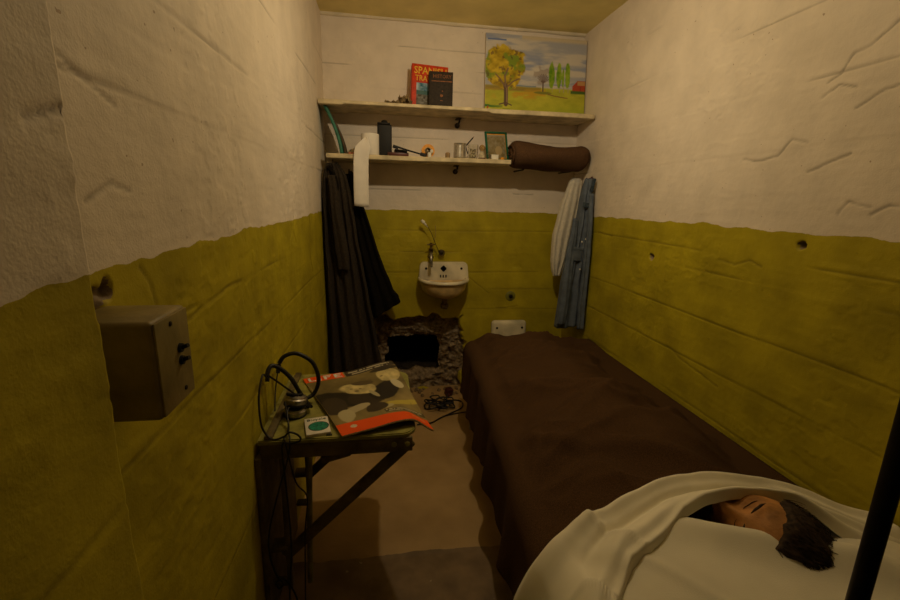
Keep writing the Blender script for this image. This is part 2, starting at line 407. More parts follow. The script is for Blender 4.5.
# cove bead where the ceiling meets the back wall
rings = []
for x in np.linspace(-.01, W + .01, 80):
    c = (float(x), -.004, H + .002); r = .012 + .003 * float(fbm(x * 6, 0, 2, 5))
    rings.append([(c[0], c[1] - r * math.cos(a) * 1.1, c[2] - r * math.sin(a) * 1.3) for a in np.linspace(-.2, PI / 2 + .2, 8)] + [(c[0], c[1] + .01, c[2] + .01)])
struct(closed_rings('trim_1', rings, M['bead']))
# door jamb standing proud of the left wall
s = np.arange(0, .62, ST)
A, B = np.meshgrid(s, zs, indexing='ij')
d, raw, dirt = plaster(A, B, 5, [.3, .62, .95, 1.9], [[(.08, 1.28), (.12, 1.31), (.16, 1.30)], [(.05, 1.62), (.1, 1.58), (.18, 1.56)], [(.16, 1.9), (.19, 1.7), (.18, 1.62)]], [])
d = d * 1.2
turn = .115
e = np.clip(A / turn, 0, 1); rc = sstep(0, 1, e)
X = LW(-2.31) + .001 + rc * (.066 - LW(-2.31)) + d * (A > .03) * sstep(.03, .08, A)
Y = np.where(A < turn, -2.285 - .035 * e - .010 * np.sin(e * PI), -2.32 - (A - turn))
struct(grid_mesh('trim_2', np.stack([X, Y, B], -1), M['wall'], attrs={'raw': raw, 'dirt': dirt}), 'plastered jamb standing proud of the left wall')

# cell bar
t = thing('cell_bar', 'dark steel upright bar of the cell front, in the right foreground', 'cell bar', (.850, -2.4, 0))
rel(lathe_obj('bar', [(.0098, -.004), (.0098, H + .01)], (.850, -2.4, 0), M['bar'], seg=24), t)
rel(lathe_obj('collar', [(.017, 0), (.017, .02), (.0105, .026)], (.850, -2.4, 0), M['bar'], seg=24), t)

# ------------------------------------------------------------------ shelves
def shelf(name, label, x0, x1, z, dep, seed, brx):
    bm = bmesh.new(); n = 90
    xs = np.linspace(x0, x1, n); V = []
    for x in xs:
        f = .003 * float(fbm(x * 9, seed, 3, seed)) + (.008 if (seed == 1 and x < .13) else 0)
        zz = z + .0015 * float(fbm(x * 3, 2, 2, seed + 3)); th = .024 - (.007 if (seed == 1 and x > .13 and x < .9) else 0)
        y1 = -dep - f
        V.append([bm.verts.new(p) for p in ((x, -.004, zz), (x, y1 + .004, zz), (x, y1, zz - .004), (x, y1, zz - th + .003), (x, y1 + .003, zz - th), (x, -.004, zz - th))])
    for a, b in zip(V[:-1], V[1:]):
        for k in range(6): bm.faces.new((a[k], a[(k + 1) % 6], b[(k + 1) % 6], b[k]))
    bm.faces.new(V[0]); bm.faces.new(V[-1])
    t = thing(name, label, 'shelf', ((x0 + x1) / 2, 0, z))
    rel(bm_obj('board', bm, M['shelfwood'], smooth=True), t)
    for bx in brx:
        h = bmesh.new()
        tube(h, [(bx, .006, z - .06), (bx, -.03, z - .055), (bx + .003, -.055, z - .04), (bx, -.05, z - .024)], .006)
        lathe(h, [(.016, -.002), (.014, .006), (.006, .012)], (bx, .0, z - .058), 16, rot=(PI / 2, 0, 0))
        box(h, (bx, -.03, z - .027), (.03, .05, .006), bev=.001)
        rel(bm_obj('bracket', h, M['iron'], smooth=True), t)
    return t
shelf('wall_shelf', 'long upper painted wood shelf across the back wall, chipped front edge', .0, 1.505, 1.735, .25, 1, (.765,))
sl = shelf('wall_shelf', 'shorter lower painted wood shelf that ends at the rolled blanket', .03, 1.035, 1.472, .25, 2, (.76,))
for bx in (1.13, 1.42):
    h = bmesh.new(); tube(h, [(bx, .01, 1.427), (bx, -.09, 1.427), (bx, -.17, 1.427), (bx, -.19, 1.432)], .005)
    rel(bm_obj('bracket', h, M['iron'], smooth=True), sl)
ZS1, ZS2 = 1.7355, 1.4725

# crumpled scraps on the upper shelf
def scrap(nm, label, x, y, z, sx, sy, seed, group, m='scrap', hh=.02):
    u, v = np.meshgrid(np.linspace(-1, 1, 22), np.linspace(-1, 1, 16), indexing='ij')
    r = 1 + .35 * fbm(u * 2, v * 2, 2, seed)
    zz = z + .002 + hh * np.clip(.5 + fbm(u * 1.6 + seed, v * 1.6, 3, seed), 0, 1.3)
    P0 = np.stack([x + u * sx * r, y + v * sy * r, zz], -1)
    o = grid_mesh(nm, P0, M[m]); md = o.modifiers.new('s', 'SOLIDIFY'); md.thickness = .0012
    return tag(o, label, 'scrap', group)
scrap('paper_scrap', 'brown crumpled scrap lying flat at the left, on the upper shelf', .385, -.17, ZS1, .05, .03, 3, 'scraps on the upper shelf', hh=.03)
scrap('paper_scrap', 'brown crumpled scrap standing up beside the red book', .445, -.18, ZS1, .032, .03, 8, 'scraps on the upper shelf', hh=.055)

# books
def book(name, label, x0, x1, y0, y1, h, lean, m, loc_z, group=None):
    """front cover faces -y, spine on the left, leaning back by lean"""
    t = thing(name, label, 'book', ((x0 + x1) / 2, y0, loc_z), group)
    th = y1 - y0; w = x1 - x0
    bm = bmesh.new()
    box(bm, (0, 0, h / 2), (w, .003, h), bev=.0008); box(bm, (0, th, h / 2), (w, .003, h), bev=.0008); box(bm, (-w / 2 + .0015, th / 2, h / 2), (.003, th + .003, h), bev=.0008)
    cv = bm_obj('cover', bm, m, t, smooth=True)
    pg = boxes_obj('pages', [((.001, th / 2, h / 2), (w - .008, th - .004, h - .006))], M['pages'], t)
    t.rotation_euler = (-lean, 0, 0)
    return t
b = book('book', 'tall red book with yellow title letters and a landscape photo, on the upper shelf', .482, .684, -.13, -.09, .232, .12, M['red'], ZS1 + .001)
b.rotation_euler = (-.12, .035, .06)
fm = lambda x, z: frame_mtx((x, -.0020, z), (1, 0, 0), (0, 0, 1))
text_obj('title', 'SPANISH', .052, fm(.003, .198), M['yellowprint'], b, sx=.92, bold=.0008)
text_obj('title', 'TRAVEL', .042, fm(-.02, .157), M['yellowprint'], b, sx=.85, bold=.0004)
u, v = np.meshgrid(np.linspace(0, 1, 50), np.linspace(0, 1, 50), indexing='ij')
C = np.zeros(u.shape + (3,)); n1 = fbm(u * 6, v * 6, 4, 3)[..., None]
sky = np.array([.20, .30, .36]) + n1 * .35; sea = np.array([.03, .10, .09]) + n1 * .02; town = np.array([.10, .085, .06]) + .16 * fbm(u * 14, v * 14, 3, 9)[..., None]
C = np.where((v > .68)[..., None], sky, np.where((v > .52)[..., None], sea, town)); C = np.clip(C, 0, 1)
grid_mesh('cover_photo', np.stack([-.074 + u * .15, u * 0 - .0022,   .006 + v * .128], -1), M['pic'], b, cols=C)
b = book('book', 'short black book with faint orange lettering, leaning on the red book', .575, .705, -.185, -.15, .186, .10, M['blackbook'], ZS1 + .001)
b.rotation_euler = (-.10, .01, -.04)
text_obj('title', 'HISTORY', .026, fm(.006, .160), M['gilt'], b, sx=.95, bold=.0003)
boxes_obj('rule', [((.004, -.002, .136), (.112, .0012, .005))], M['gilt'], b)
bm = bmesh.new(); lathe(bm, [(.008, 0), (.006, .001)], (.004, -.002, .062), 12, rot=(PI / 2, 0, 0)); lathe(bm, [(.004, 0), (.003, .001)], (.008, -.002, .085), 12, rot=(PI / 2, 0, 0)); box(bm, (.004, -.002, .036), (.014, .001, .003))
bm_obj('emblem', bm, M['gilt'], b)

# painting
t = thing('landscape_painting', 'unframed landscape painting of a yellow tree, poplars and a red barn', 'painting', (1.21, -.09, ZS1))
pw, ph = .605, .435
NX, NY = 240, 170
u, v = np.meshgrid(np.linspace(0, 1, NX), np.linspace(0, 1, NY), indexing='ij')
def blend(C, m, c): return C * (1 - m[..., None]) + (np.array(c) if not isinstance(c, np.ndarray) else c) * m[..., None]
nz = lambda a, b_, s, o=4: fbm(u * a, v * b_, o, s)
C = np.ones(u.shape + (3,)) * np.array([.40, .40, .44])
C = blend(C, sstep(-.2, .35, nz(4, 14, 1)), (.62, .56, .48))
C = blend(C, sstep(.05, .35, nz(3, 9, 2)) * (v > .4), (.30, .33, .44))
C = blend(C, sstep(.85, .9, v) * sstep(.5, .3, np.abs(v - .93) * 40) * (u < .2) * (u > .02), (.14, .20, .42))
C = blend(C, sstep(.93, .97, v) * (u > .35), (.60, .50, .34))
hor = .36 + .02 * nz(3, 0, 4)
grass = np.array([.46, .45, .035]) + .12 * nz(14, 20, 5)[..., None] * np.array([1, .8, .1])
C = blend(C, sstep(.01, -.01, v - hor), grass)
C = blend(C, sstep(.02, -.01, np.abs(v - hor + .03) - .025) * (u < .55), (.30, .22, .04))
C = blend(C, sstep(.05, -.02, np.abs(v - .25 - .05 * u) - .04) * sstep(-.2, .3, nz(8, 20, 8)) * (u < .6), (.55, .33, .02))
C = blend(C, sstep(.35, .0, u) * sstep(.22, .10, v) * sstep(-.1, .3, nz(10, 30, 6)), (.04, .17, .02))
C = blend(C, sstep(.35, .9, u) * sstep(.25, .0, v) * .6, (.36, .46, .03))
C = blend(C, sstep(.012, .004, np.abs(v - hor - .01)) * (u > .2) * (u < .5), (.20, .26, .30))
# big tree
cr = np.hypot((u - .19) / .205, (v - .60) / .27) + .22 * nz(10, 8, 11) + .08 * nz(30, 24, 19)
tree = np.array([.52, .36, .015]) + .38 * nz(22, 18, 12)[..., None] * np.array([1, .75, .1])
tree = blend(tree, sstep(.05, .3, nz(8, 8, 13)), (.22, .30, .02)); tree = blend(tree, sstep(.3, .45, nz(26, 22, 14)) * .7, (.12, .06, .03))
C = blend(C, sstep(1.04, .96, cr), np.clip(tree, .01, 1))
def stroke(C, pts, w0, c):
    return blend(C, sstep(w0, w0 * .6, segdist(u * 1.4, v, [(a * 1.4, b_) for a, b_ in pts])), c)
tc = (.12, .07, .045)
C = stroke(C, [(.205, .13), (.205, .25), (.20, .36)], .035, tc); C = stroke(C, [(.215, .14), (.21, .33)], .010, (.30, .19, .12))
C = stroke(C, [(.20, .34), (.14, .45), (.10, .50)], .010, (.20, .12, .08)); C = stroke(C, [(.20, .36), (.19, .48), (.22, .58)], .012, (.22, .14, .09)); C = stroke(C, [(.21, .34), (.27, .42), (.33, .46)], .010, (.20, .12, .08))
C = stroke(C, [(.14, .125), (.205, .15), (.26, .12)], .010, tc)
# bare tree
C = blend(C, sstep(1.0, .7, np.hypot((u - .565) / .085, (v - .52) / .13) + .6 * nz(20, 18, 15)) * .55, (.24, .17, .13))
C = stroke(C, [(.57, .31), (.57, .45)], .012, (.13, .085, .06))
for q in range(9):
    a = .35 + q * .30; C = stroke(C, [(.57, .42), (.57 + .06 * math.cos(a), .45 + .09 * math.sin(a))], .004, (.15, .10, .08))
C = blend(C, sstep(1.0, .8, np.hypot((u - .57) / .10, (v - .30) / .02)), (.22, .22, .03))
# poplars
for px_, pz, pr, hh in ((.655, .53, .034, .17), (.728, .53, .030, .165), (.77, .51, .014, .14), (.815, .54, .028, .18)):
    C = stroke(C, [(px_ + .01, .32), (px_ + .01, .40)], .006, (.45, .38, .22))
    m_ = np.hypot((u - px_ - .003 * 0) / pr, (v - pz) / hh) + .18 * nz(20, 20, 17)
    pc = np.array([.22, .36, .015]) + .25 * nz(30, 18, 18)[..., None] * np.array([.9, .8, .1])
    C = blend(C, sstep(1.0, .85, m_), np.clip(pc, .005, 1))
C = stroke(C, [(.62, .285), (.72, .262), (.82, .25)], .008, (.25, .13, .04))
# barn
barn = (u > .87) & (v > .34) & (v < .41 + .075 * np.clip((u - .87) / .05, 0, 1))
C = blend(C, barn * 1.0, (.42, .06, .02)); C = blend(C, ((u > .92) & (v > .425) & (v < .475)) * 1.0, (.50, .26, .10))
C = stroke(C, [(.95, .345), (.95, .40)], .006, (.15, .02, .01)); C = blend(C, sstep(.02, .0, np.abs(v - .33) - .01) * (u > .85), (.06, .13, .02))
C = stroke(C, [(.02, .04), (.03, .09)], .012, (.42, .06, .01)); C = stroke(C, [(.31, .04), (.35, .045)], .011, (.40, .06, .02)); C = stroke(C, [(.32, .06), (.32, .035)], .005, (.30, .05, .02))
C = np.clip(C * .92, 0, 1)
LE = .10
Pp = np.stack([(u - .5) * pw, -.004 + v * ph * math.sin(LE), .002 + v * ph * math.cos(LE)], -1)
grid_mesh('painted_front', Pp, M['paint'], t, cols=C)
boxes_obj('canvas_board', [((0, .004 + ph * .5 * math.sin(LE), .002 + ph * .5 * math.cos(LE)), (pw, .012, ph), (-LE, 0, 0), .001)], M['bead'], t)
t.rotation_euler = (0, 0, .0)

# ---- lower shelf items
# curved teal board leaning in the corner
rings = []
for k in range(24):
    q = k / 23; z = ZS2 + .002 + q * .235; x = .100 - .018 * q - .062 * q ** 1.8
    rings.append([(x, -.22, z), (x + .016, -.225, z), (x + .020, -.19, z), (x + .018, -.08, z), (x, -.06, z)])
t = thing('leaning_board', 'curved teal-edged board leaning in the left corner of the lower shelf', 'board', (.05, -.15, ZS2))
rel(closed_rings('panel', rings, M['tealcloth']), t)
rings = []  # brown strip beside the teal stands in for its shadow on the wall
for k in range(24):
    q = k / 23; z = ZS2 + .002 + q * .22; x = .1225 - .018 * q - .062 * q ** 1.8
    rings.append([(x, -.215, z), (x + .012 * (1 - q * .7), -.20, z), (x + .012 * (1 - q * .7), -.10, z), (x, -.10, z)])
rel(closed_rings('shadow_strip', rings, M['shadowbrown']), t)
boxes_obj('soap_bar', [((.165, -.19, ZS2 + .006), (.05, .03, .012), (0, 0, .2), .004)], mat('pink_soap', (.55, .16, .08), .5))
tag(bpy.data.objects['soap_bar'], 'small orange-red flat bar at the left end of the lower shelf', 'soap')
# toilet paper
t = thing('toilet_paper_roll', 'white toilet paper roll whose loose end hangs below the lower shelf', 'toilet paper', (.258, -.19, ZS2))
bm = bmesh.new(); lathe(bm, [(.020, .001), (.046, .001), (.048, .004), (.048, .108), (.046, .111), (.020, .111), (.019, .108), (.019, .004), (.020, .001)], (0, 0, 0), 40)
bm_obj('roll', bm, M['paper'], t, smooth=True)
n, k = 60, 14; Pq = np.zeros((n, k, 3))
path = catmull([(.240, -.236, 1.565), (.235, -.241, 1.548), (.222, -.256, 1.51), (.212, -.266, 1.45), (.209, -.266, 1.33), (.209, -.262, 1.2)], 12)
path = [path[int(i * (len(path) - 1) / (n - 1))] for i in range(n)]
for i, p in enumerate(path):
    q = i / (n - 1); wdt = .004 + .074 * min(1, q / .42) ** 1.4
    for j in range(k):
        s_ = j / (k - 1) - .5
        Pq[i, j] = (p.x - s_ * wdt + .0, p.y + .003 * math.sin(s_ * 5 + q * 4), p.z + .006 * s_ * q)
o = grid_mesh('loose_strip', Pq, M['paper']); rel(o, t); md = o.modifiers.new('s', 'SOLIDIFY'); md.thickness = .0008
# black canister
t = thing('black_canister', 'tall black canister with a knobbed cap beside the toilet paper', 'canister', (.336, -.165, ZS2))
bm = bmesh.new(); box(bm, (0, 0, .083), (.078, .05, .163), bev=.008, seg=3); bm_obj('body', bm, M['black'], t, smooth=True)
bm = bmesh.new(); box(bm, (-.004, 0, .170), (.07, .045, .008), bev=.003); lathe(bm, [(.016, .174), (.018, .18), (.012, .188), (.004, .19)], (0, 0, 0), 18); bm_obj('cap', bm, M['black'], t, smooth=True)
# dark box + strop handle
t = thing('small_dark_case', 'small low red-brown case behind the black rod on the lower shelf', 'case', (.408, -.18, ZS2))
boxes_obj('lower_half', [((0, 0, .0105), (.115, .05, .021), (0, 0, .03), .004)], M['redbrown'], t); boxes_obj('lid', [((.015, 0, .029), (.07, .045, .015), (0, .05, .03), .004)], M['black'], t)
t = thing('black_brush', 'long thin black brush leaning from the dark case to the tape', 'brush', (.46, -.225, ZS2))
tube_obj('handle', [(-.075, 0, .052), (-.01, 0, .034), (.055, .0, .018), (.085, 0, .012)], lambda q: .0055 - .0015 * q, M['black'], t)
boxes_obj('butt', [((-.066, 0, .046), (.03, .012, .016), (0, .28, 0), .002)], M['black'], t); boxes_obj('head', [((.085, 0, .011), (.035, .014, .018), (0, .28, 0), .003)], M['black'], t)
# tape roll standing on edge
t = thing('tape_roll', 'round orange-yellow tape roll standing on edge on the lower shelf', 'tape roll', (.575, -.175, ZS2 + .0365))
bm = bmesh.new(); lathe(bm, [(.020, -.011), (.036, -.011), (.036, .011), (.020, .011), (.020, -.011)], (0, 0, 0), 36, rot=(PI / 2, 0, 0)); bm_obj('tape', bm, M['tapeorange'], t, smooth=True)
bm = bmesh.new(); lathe(bm, [(.0165, -.0105), (.0198, -.0105), (.0198, .0105), (.0165, .0105), (.0165, -.0105)], (0, 0, 0), 30, rot=(PI / 2, 0, 0)); bm_obj('core', bm, M['pages'], t, smooth=True)
t = thing('small_white_jar', 'tiny white stoppered jar standing in front of the orange tape', 'jar', (.580, -.205, ZS2))
lathe_obj('body', [(.009, .001), (.011, .003), (.011, .022), (.006, .027)], (0, 0, 0), M['whiteprint'], t, 18)
for dx in (-.012, .012): lathe_obj('stopper', [(.0015, .022), (.008, .026), (.010, .034), (.007, .041), (.002, .043)], (dx, 0, 0), M['whiteprint'] if dx > 0 else M['alum'], t, 14)
# wooden block + tin
lathe_obj('wood_plug', [(.012, .001), (.014, .004), (.014, .03), (.009, .036), (.002, .037)], (.690, -.15, ZS2), M['tan'], None, 16); tag(bpy.data.objects['wood_plug'], 'small tan wooden plug just left of the tin cup', 'plug')
t = thing('tin_cup', 'upright ribbed metal cup standing left of the glass tumbler', 'cup', (.752, -.19, ZS2))
pr = [(.032, .001), (.034, .004)]
for i in range(5): pr += [(.034, .010 + i * .014), (.0335, .015 + i * .014)]
pr += [(.0345, .079), (.0355, .082), (.033, .082), (.032, .078), (.031, .006), (.001, .006)]
lathe_obj('body', pr, (0, 0, 0), M['tin'], t, 40)
hb = bmesh.new()
for k in range(7):
    a = -PI + k * PI / 6; box(hb, (.0345 * math.cos(a), .0345 * math.sin(a), .042), (.003, .003, .07), (0, 0, a), .0008)
bm_obj('rib', hb, M['alum'], t)
# glass tumbler with soap figure, pencil
t = thing('glass_tumbler', 'clear glass tumbler between the metal cup and shaving brush', 'glass', (.826, -.195, ZS2))
gl = mat('clear_glass', (.92, .92, .88), .05, trans=1.0, var=0)
lathe_obj('body', [(.024, .001), (.026, .003), (.030, .078), (.028, .078), (.0245, .006), (.001, .006)], (0, 0, 0), gl, t, 32)
lp = bmesh.new()
for k, (dx, dz, r_) in enumerate([(-.008, .018, .012), (.008, .020, .012), (0, .036, .012), (-.009, .048, .009), (.010, .046, .009)]):
    bmesh.ops.create_icosphere(lp, subdivisions=2, radius=r_, matrix=Matrix.Translation((.826 + dx, -.193, ZS2 + dz)) @ Matrix.Diagonal((1, .8, 1.15, 1)))
tag(bm_obj('plaster_lump', lp, M['cream'], None, smooth=True, angle=1.5), 'knobbly cream plaster lump inside the glass tumbler', 'plaster lump')
t = thing('pencil', 'dark pencil slanting up out of the glass tumbler', 'pencil', (.826, -.19, ZS2))
tube_obj('shaft', [(-.034, .018, .072), (-.020, .012, .088), (.004, .005, .116)], .0035, M['black'], t, smooth=0)
t.location = (.822, -.19, ZS2)
tube_obj('tip', [(.004, .005, .116), (.010, .003, .123)], lambda q: .0035 - .0025 * q, M['tan'], t, smooth=0)
tube_obj('lead', [(-.034, .018, .072), (-.022, .012, .030)], .003, M['black'], t, smooth=0)
# shaving brush
t = thing('shaving_brush', 'shaving brush with round tan bristle tuft beside the green frame', 'shaving brush', (.877, -.20, ZS2))
lathe_obj('handle', [(.016, .001), (.020, .004), (.018, .012), (.019, .024), (.013, .032), (.009, .040), (.010, .046)], (0, 0, 0), M['cream'], t, 24)
lathe_obj('base_ring', [(.018, .0), (.021, .003), (.021, .008), (.017, .010)], (0, 0, -.0), M['redbrown'], t, 24)
lathe_obj('bristles', [(.009, .044), (.015, .054), (.017, .064), (.013, .074), (.005, .079), (.001, .080)], (0, 0, 0), M['bristle'], t, 24)
# picture frame
t = thing('picture_frame', 'green-edged small picture frame leaning beside the rolled blanket', 'picture frame', (.975, -.185, ZS2))
t.rotation_euler = (-.16, -.05, .32)
fw, fh, fb = .145, .158, .010
# slightly tall-right trapezoid from standing askew
boxes_obj('frame', [((-fw / 2 + fb / 2, 0, fh / 2), (fb, .012, fh), (0, 0, 0), .002), ((fw / 2 - fb / 2, 0, fh / 2), (fb, .012, fh), (0, 0, 0), .002),
                    ((0, 0, fh - fb / 2), (fw, .012, fb), (0, 0, 0), .002), ((0, 0, fb / 2), (fw, .012, fb), (0, 0, 0), .002)], M['greenframe'], t)
boxes_obj('mat_border', [((0, .003, fh / 2), (fw - .01, .003, fh - .01))], M['tapeorange'], t)
u, v = np.meshgrid(np.linspace(0, 1, 40), np.linspace(0, 1, 40), indexing='ij')
C = np.ones(u.shape + (3,)) * np.array([.24, .19, .10]) + .10 * fbm(u * 10, v * 10, 3, 4)[..., None]
C = blend(C, sstep(1, .8, np.hypot((u - .6) / .22, (v - .32) / .22)), (.40, .30, .15)); C = blend(C, sstep(.9, 1, v), (.34, .30, .22)); C = np.clip(C, 0, 1)
grid_mesh('picture', np.stack([-.060 + u * .120, u * 0 + .0008, .014 + v * .128], -1), M['pic'], t, cols=C)
t = thing('small_white_box', 'tiny white box lying in front of the green picture frame', 'box', (.945, -.225, ZS2))
boxes_obj('body', [((0, 0, .012), (.04, .02, .022), (0, 0, .1), .002)], M['whiteprint'], t); boxes_obj('lid', [((0, 0, .0245), (.042, .022, .004), (0, 0, .1), .001)], M['whiteprint'], t)
lathe_obj('salt_bottle', [(.010, .001), (.011, .003), (.011, .028), (.006, .036), (.006, .046), (.001, .047)], (.913, -.215, ZS2), gl, None, 20); tag(bpy.data.objects['salt_bottle'], 'tiny clear bottle at the left foot of the green picture frame', 'bottle')
lathe_obj('orange_cap', [(.001, .001), (.010, .001), (.010, .012), (.008, .014), (.001, .014)], (.990, -.225, ZS2), M['tapeorange'], None, 18); tag(bpy.data.objects['orange_cap'], 'tiny orange cap in front of the green picture frame, right of the white box', 'cap')

# rolled blanket
rings = []
for k in range(60):
    q = k / 59; x = 1.045 + q * .465; e = min(1, math.sqrt(max(0, 1 - (1 - min(q / .10, 1)) ** 2)) * .35 + .65, math.sqrt(max(0.02, 1 - (1 - min((1 - q) / .16, 1)) ** 2)) * .75 + .27)
    ring = []
    for j in range(48):
        a = 2 * PI * j / 48
        r = (.078 + .006 * float(fbm(x * 7 + 3, math.cos(a) * 1.3, 3, 4)) + .004 * math.sin(a * 3 + x * 9)) * e
        sag = -.012 * math.sin(q * PI) * max(0, math.sin(a)) - .006 * math.sin(q * PI)
        ring.append((x, -.190 + r * 1.2 * math.cos(a) + .0 * q, 1.506 + .004 * math.sin(q * 6) + r * .95 * math.sin(a) + sag))
    rings.append(ring)
t = thing('rolled_blanket', 'thick dark brown blanket rolled up at the right end of the lower shelf', 'blanket', (1.28, -.165, 1.42))
rel(closed_rings('roll', rings, M['roll']), t)
bm = bmesh.new(); pts = [(1.043 - .003 * (i % 2), -.190 + (.012 + .0040 * i * .55) * 1.5 * math.cos(i * .42), 1.506 + (.010 + .0040 * i * .45) * 1.1 * math.sin(i * .42)) for i in range(26)]
tube(bm, pts, .006, 6, 3); o = bm_obj('rolled_edge', bm, M['roll'], None, smooth=True, angle=1.4); rel(o, t)

# ------------------------------------------------------------------ sink
t = thing('wall_sink', 'small stained white porcelain sink hung on the back wall over the hole', 'sink', (.70, 0, .65))
bm = bmesh.new(); rings = []
def D(a, w, dpt):      # D-shaped outline, a in 0..pi sweeps the front
    return (w * math.cos(a) * (1 - .03 * math.sin(2 * a)), -dpt * abs(math.sin(a)) ** .8)
prof = [(.10, .45, .655), (.45, .72, .660), (.74, .86, .675), (.90, .94, .700), (.965, .975, .735), (.975, .98, .752), (1.04, 1.03, .757), (1.05, 1.035, .764), (1.03, 1.02, .770), (.94, .95, .770), (.90, .91, .764), (.84, .85, .735), (.70, .72, .700), (.40, .5, .688), (.05, .3, .686)]
n = 40
for fw_, fd_, z in prof:
    r = []
    for i in range(n + 1):
        a = PI * i / n; x, y = D(a, .150 * fw_, .205 * fd_)
        r.append((.695 + x, y - .03, z))
    for i in range(1, 12):
        q = i / 12; x0 = -.150 * fw_; r.append((.695 + x0 + q * 2 * .150 * fw_, -.012 if z < .771 and fw_ > .93 and prof.index((fw_, fd_, z)) < 10 else -.045, z))
    rings.append(r)
bw = closed_rings('basin', rings, M['rustporc']); rel(bw, t)
# white glaze on rim and inside: separate rim part
rings2 = []
for fw_, fd_, dz in [(.985, .985, .7525), (1.055, 1.045, .757), (1.068, 1.05, .764), (1.055, 1.035, .772), (1.0, .98, .775), (.93, .93, .7735), (.92, .925, .765)]:
    rings2.append([(.695 + D(PI * i / n, .150 * fw_, .205 * fd_)[0], D(PI * i / n, .150 * fw_, .205 * fd_)[1] - .03, dz) for i in range(n + 1)])
V = [p for r in rings2 for p in r]; F = []
for i in range(len(rings2)):
    for k in range(n): i2 = (i + 1) % len(rings2); F.append((i * (n + 1) + k, i * (n + 1) + k + 1, i2 * (n + 1) + k + 1, i2 * (n + 1) + k))
rel(mesh_obj('rim', V, F, M['porcelain']), t)
bm = bmesh.new()
# backsplash slab with sloped ends
zt, zb_ = .866, .752
outl = [(-.158, zb_), (-.150, zt - .02), (-.142, zt - .006), (-.128, zt), (.128, zt), (.142, zt - .006), (.150, zt - .02), (.158, zb_)]
fr = [bm.verts.new((.698 + x, -.048 if z < .80 else -.040, z)) for x, z in outl]; bk = [bm.verts.new((.698 + x, -.002, z)) for x, z in outl]
bm.faces.new(fr); bm.faces.new(bk)
for i in range(8): bm.faces.new((fr[i], fr[(i + 1) % 8], bk[(i + 1) % 8], bk[i]))
bmesh.ops.recalc_face_normals(bm, faces=bm.faces)
bmesh.ops.bevel(bm, geom=[e_ for e_ in bm.edges if len(e_.link_faces) == 2], offset=.004, segments=3, affect='EDGES')
rel(bm_obj('backsplash', bm, M['porcelain'], None, smooth=True), t)
bm = bmesh.new()
for dx, dz in ((0, .009), (0, -.009), (-.009, 0), (.009, 0), (0, 0)): lathe(bm, [(.010, -.002), (.010, .002)], (.694 + dx, -.0435, .827 + dz), 12, rot=(PI / 2, 0, 0))
rel(bm_obj('tap_hole', bm, M['black'], None), t)
for dx in (-.105, .118):
    rel(lathe_obj('bolt', [(.008, -.001), (.007, .003), (.002, .004)], (.69 + dx, -.042, .827), M['iron'], None, 12, rot=(PI / 2, 0, 0)), t)
for k in range(3):
    rel(boxes_obj('overflow_slot', [((.676 + k * .017, -.0485, .780), (.008, .003, .017), (0, 0, 0), .001)], M['black']), t)
bm = bmesh.new(); lathe(bm, [(.026, 0), (.024, .016), (.017, .022), (.017, .05)], (.693, -.13, .604), 24); lathe(bm, [(.021, 0), (.021, .016)], (.693, -.13, .592), 6)
rel(bm_obj('drain_pipe', bm, M['brass'], None, smooth=True), t)
# tap
bm = bmesh.new()
lathe(bm, [(.017, 0), (.017, .01), (.011, .014), (.012, .05), (.014, .056), (.008, .062), (.006, .078)], (.612, -.062, .895), 18)
tube(bm, [(.612, -.01, .905), (.612, -.04, .905), (.612, -.062, .912)], .011, 12)
rel(bm_obj('tap', bm, M['brass'], None, smooth=True), t)
bm = bmesh.new(); tube(bm, [(.612, -.062, .925), (.610, -.09, .915), (.609, -.105, .89), (.609, -.108, .845)], lambda q: .0115 - .002 * q, 12)
tp = bpy.data.objects['tap']; sp = bm_obj('spout', bm, M['alum'], None, smooth=True); sp.parent = tp
bm = bmesh.new()
for a in (0.3, 1.87): box(bm, (.612, -.062, .978), (.055, .009, .008), (0, 0, a), .003)
lathe(bm, [(.009, -.008), (.009, .008), (.004, .011)], (.612, -.062, .978), 12)
hd = bm_obj('handle', bm, M['brass'], None, smooth=True); hd.parent = tp
# stem and valve above the sink
t = thing('dried_flower', 'thin dried stem with a pale bud leaning up behind the sink tap', 'flower', (.65, -.06, .95))
rel(tube_obj('stem', [(.672, -.03, .915), (.655, -.045, .95), (.632, -.055, 1.0), (.612, -.06, 1.05), (.590, -.062, 1.085), (.573, -.064, 1.104)], .0019, M['black']), t)
bm = bmesh.new(); tube(bm, [(.590, -.062, 1.083), (.577, -.064, 1.098), (.562, -.066, 1.114), (.552, -.067, 1.124)], lambda q: [.002, .006, .010, .008][min(3, int(q * 3.99))], 10)
rel(bm_obj('bud', bm, M['whiteprint'], None, smooth=True, angle=1.2), t)
rel(tube_obj('side_twig', [(.632, -.055, 1.0), (.640, -.055, 1.04), (.637, -.055, 1.095)], .0015, M['scrap']), t)
t = thing('pipe_valve', 'little round iron valve on the wall right of the sink tap', 'valve', (.683, 0, .92))
bm = bmesh.new(); lathe(bm, [(.017, .0), (.017, .006), (.008, .01), (.008, .03), (.012, .032), (.012, .04), (.003, .043)], (.683, .003, .925), 18, rot=(PI / 2, 0, 0)); rel(bm_obj('body', bm, M['iron'], None, smooth=True), t)
bm = bmesh.new(); tube(bm, [(.683 + .017 * math.cos(a), -.035, .925 + .017 * math.sin(a)) for a in np.linspace(0, 2 * PI, 17)], .003, 8, 1); rel(bm_obj('wheel', bm, M['brass'], None, smooth=True), t)

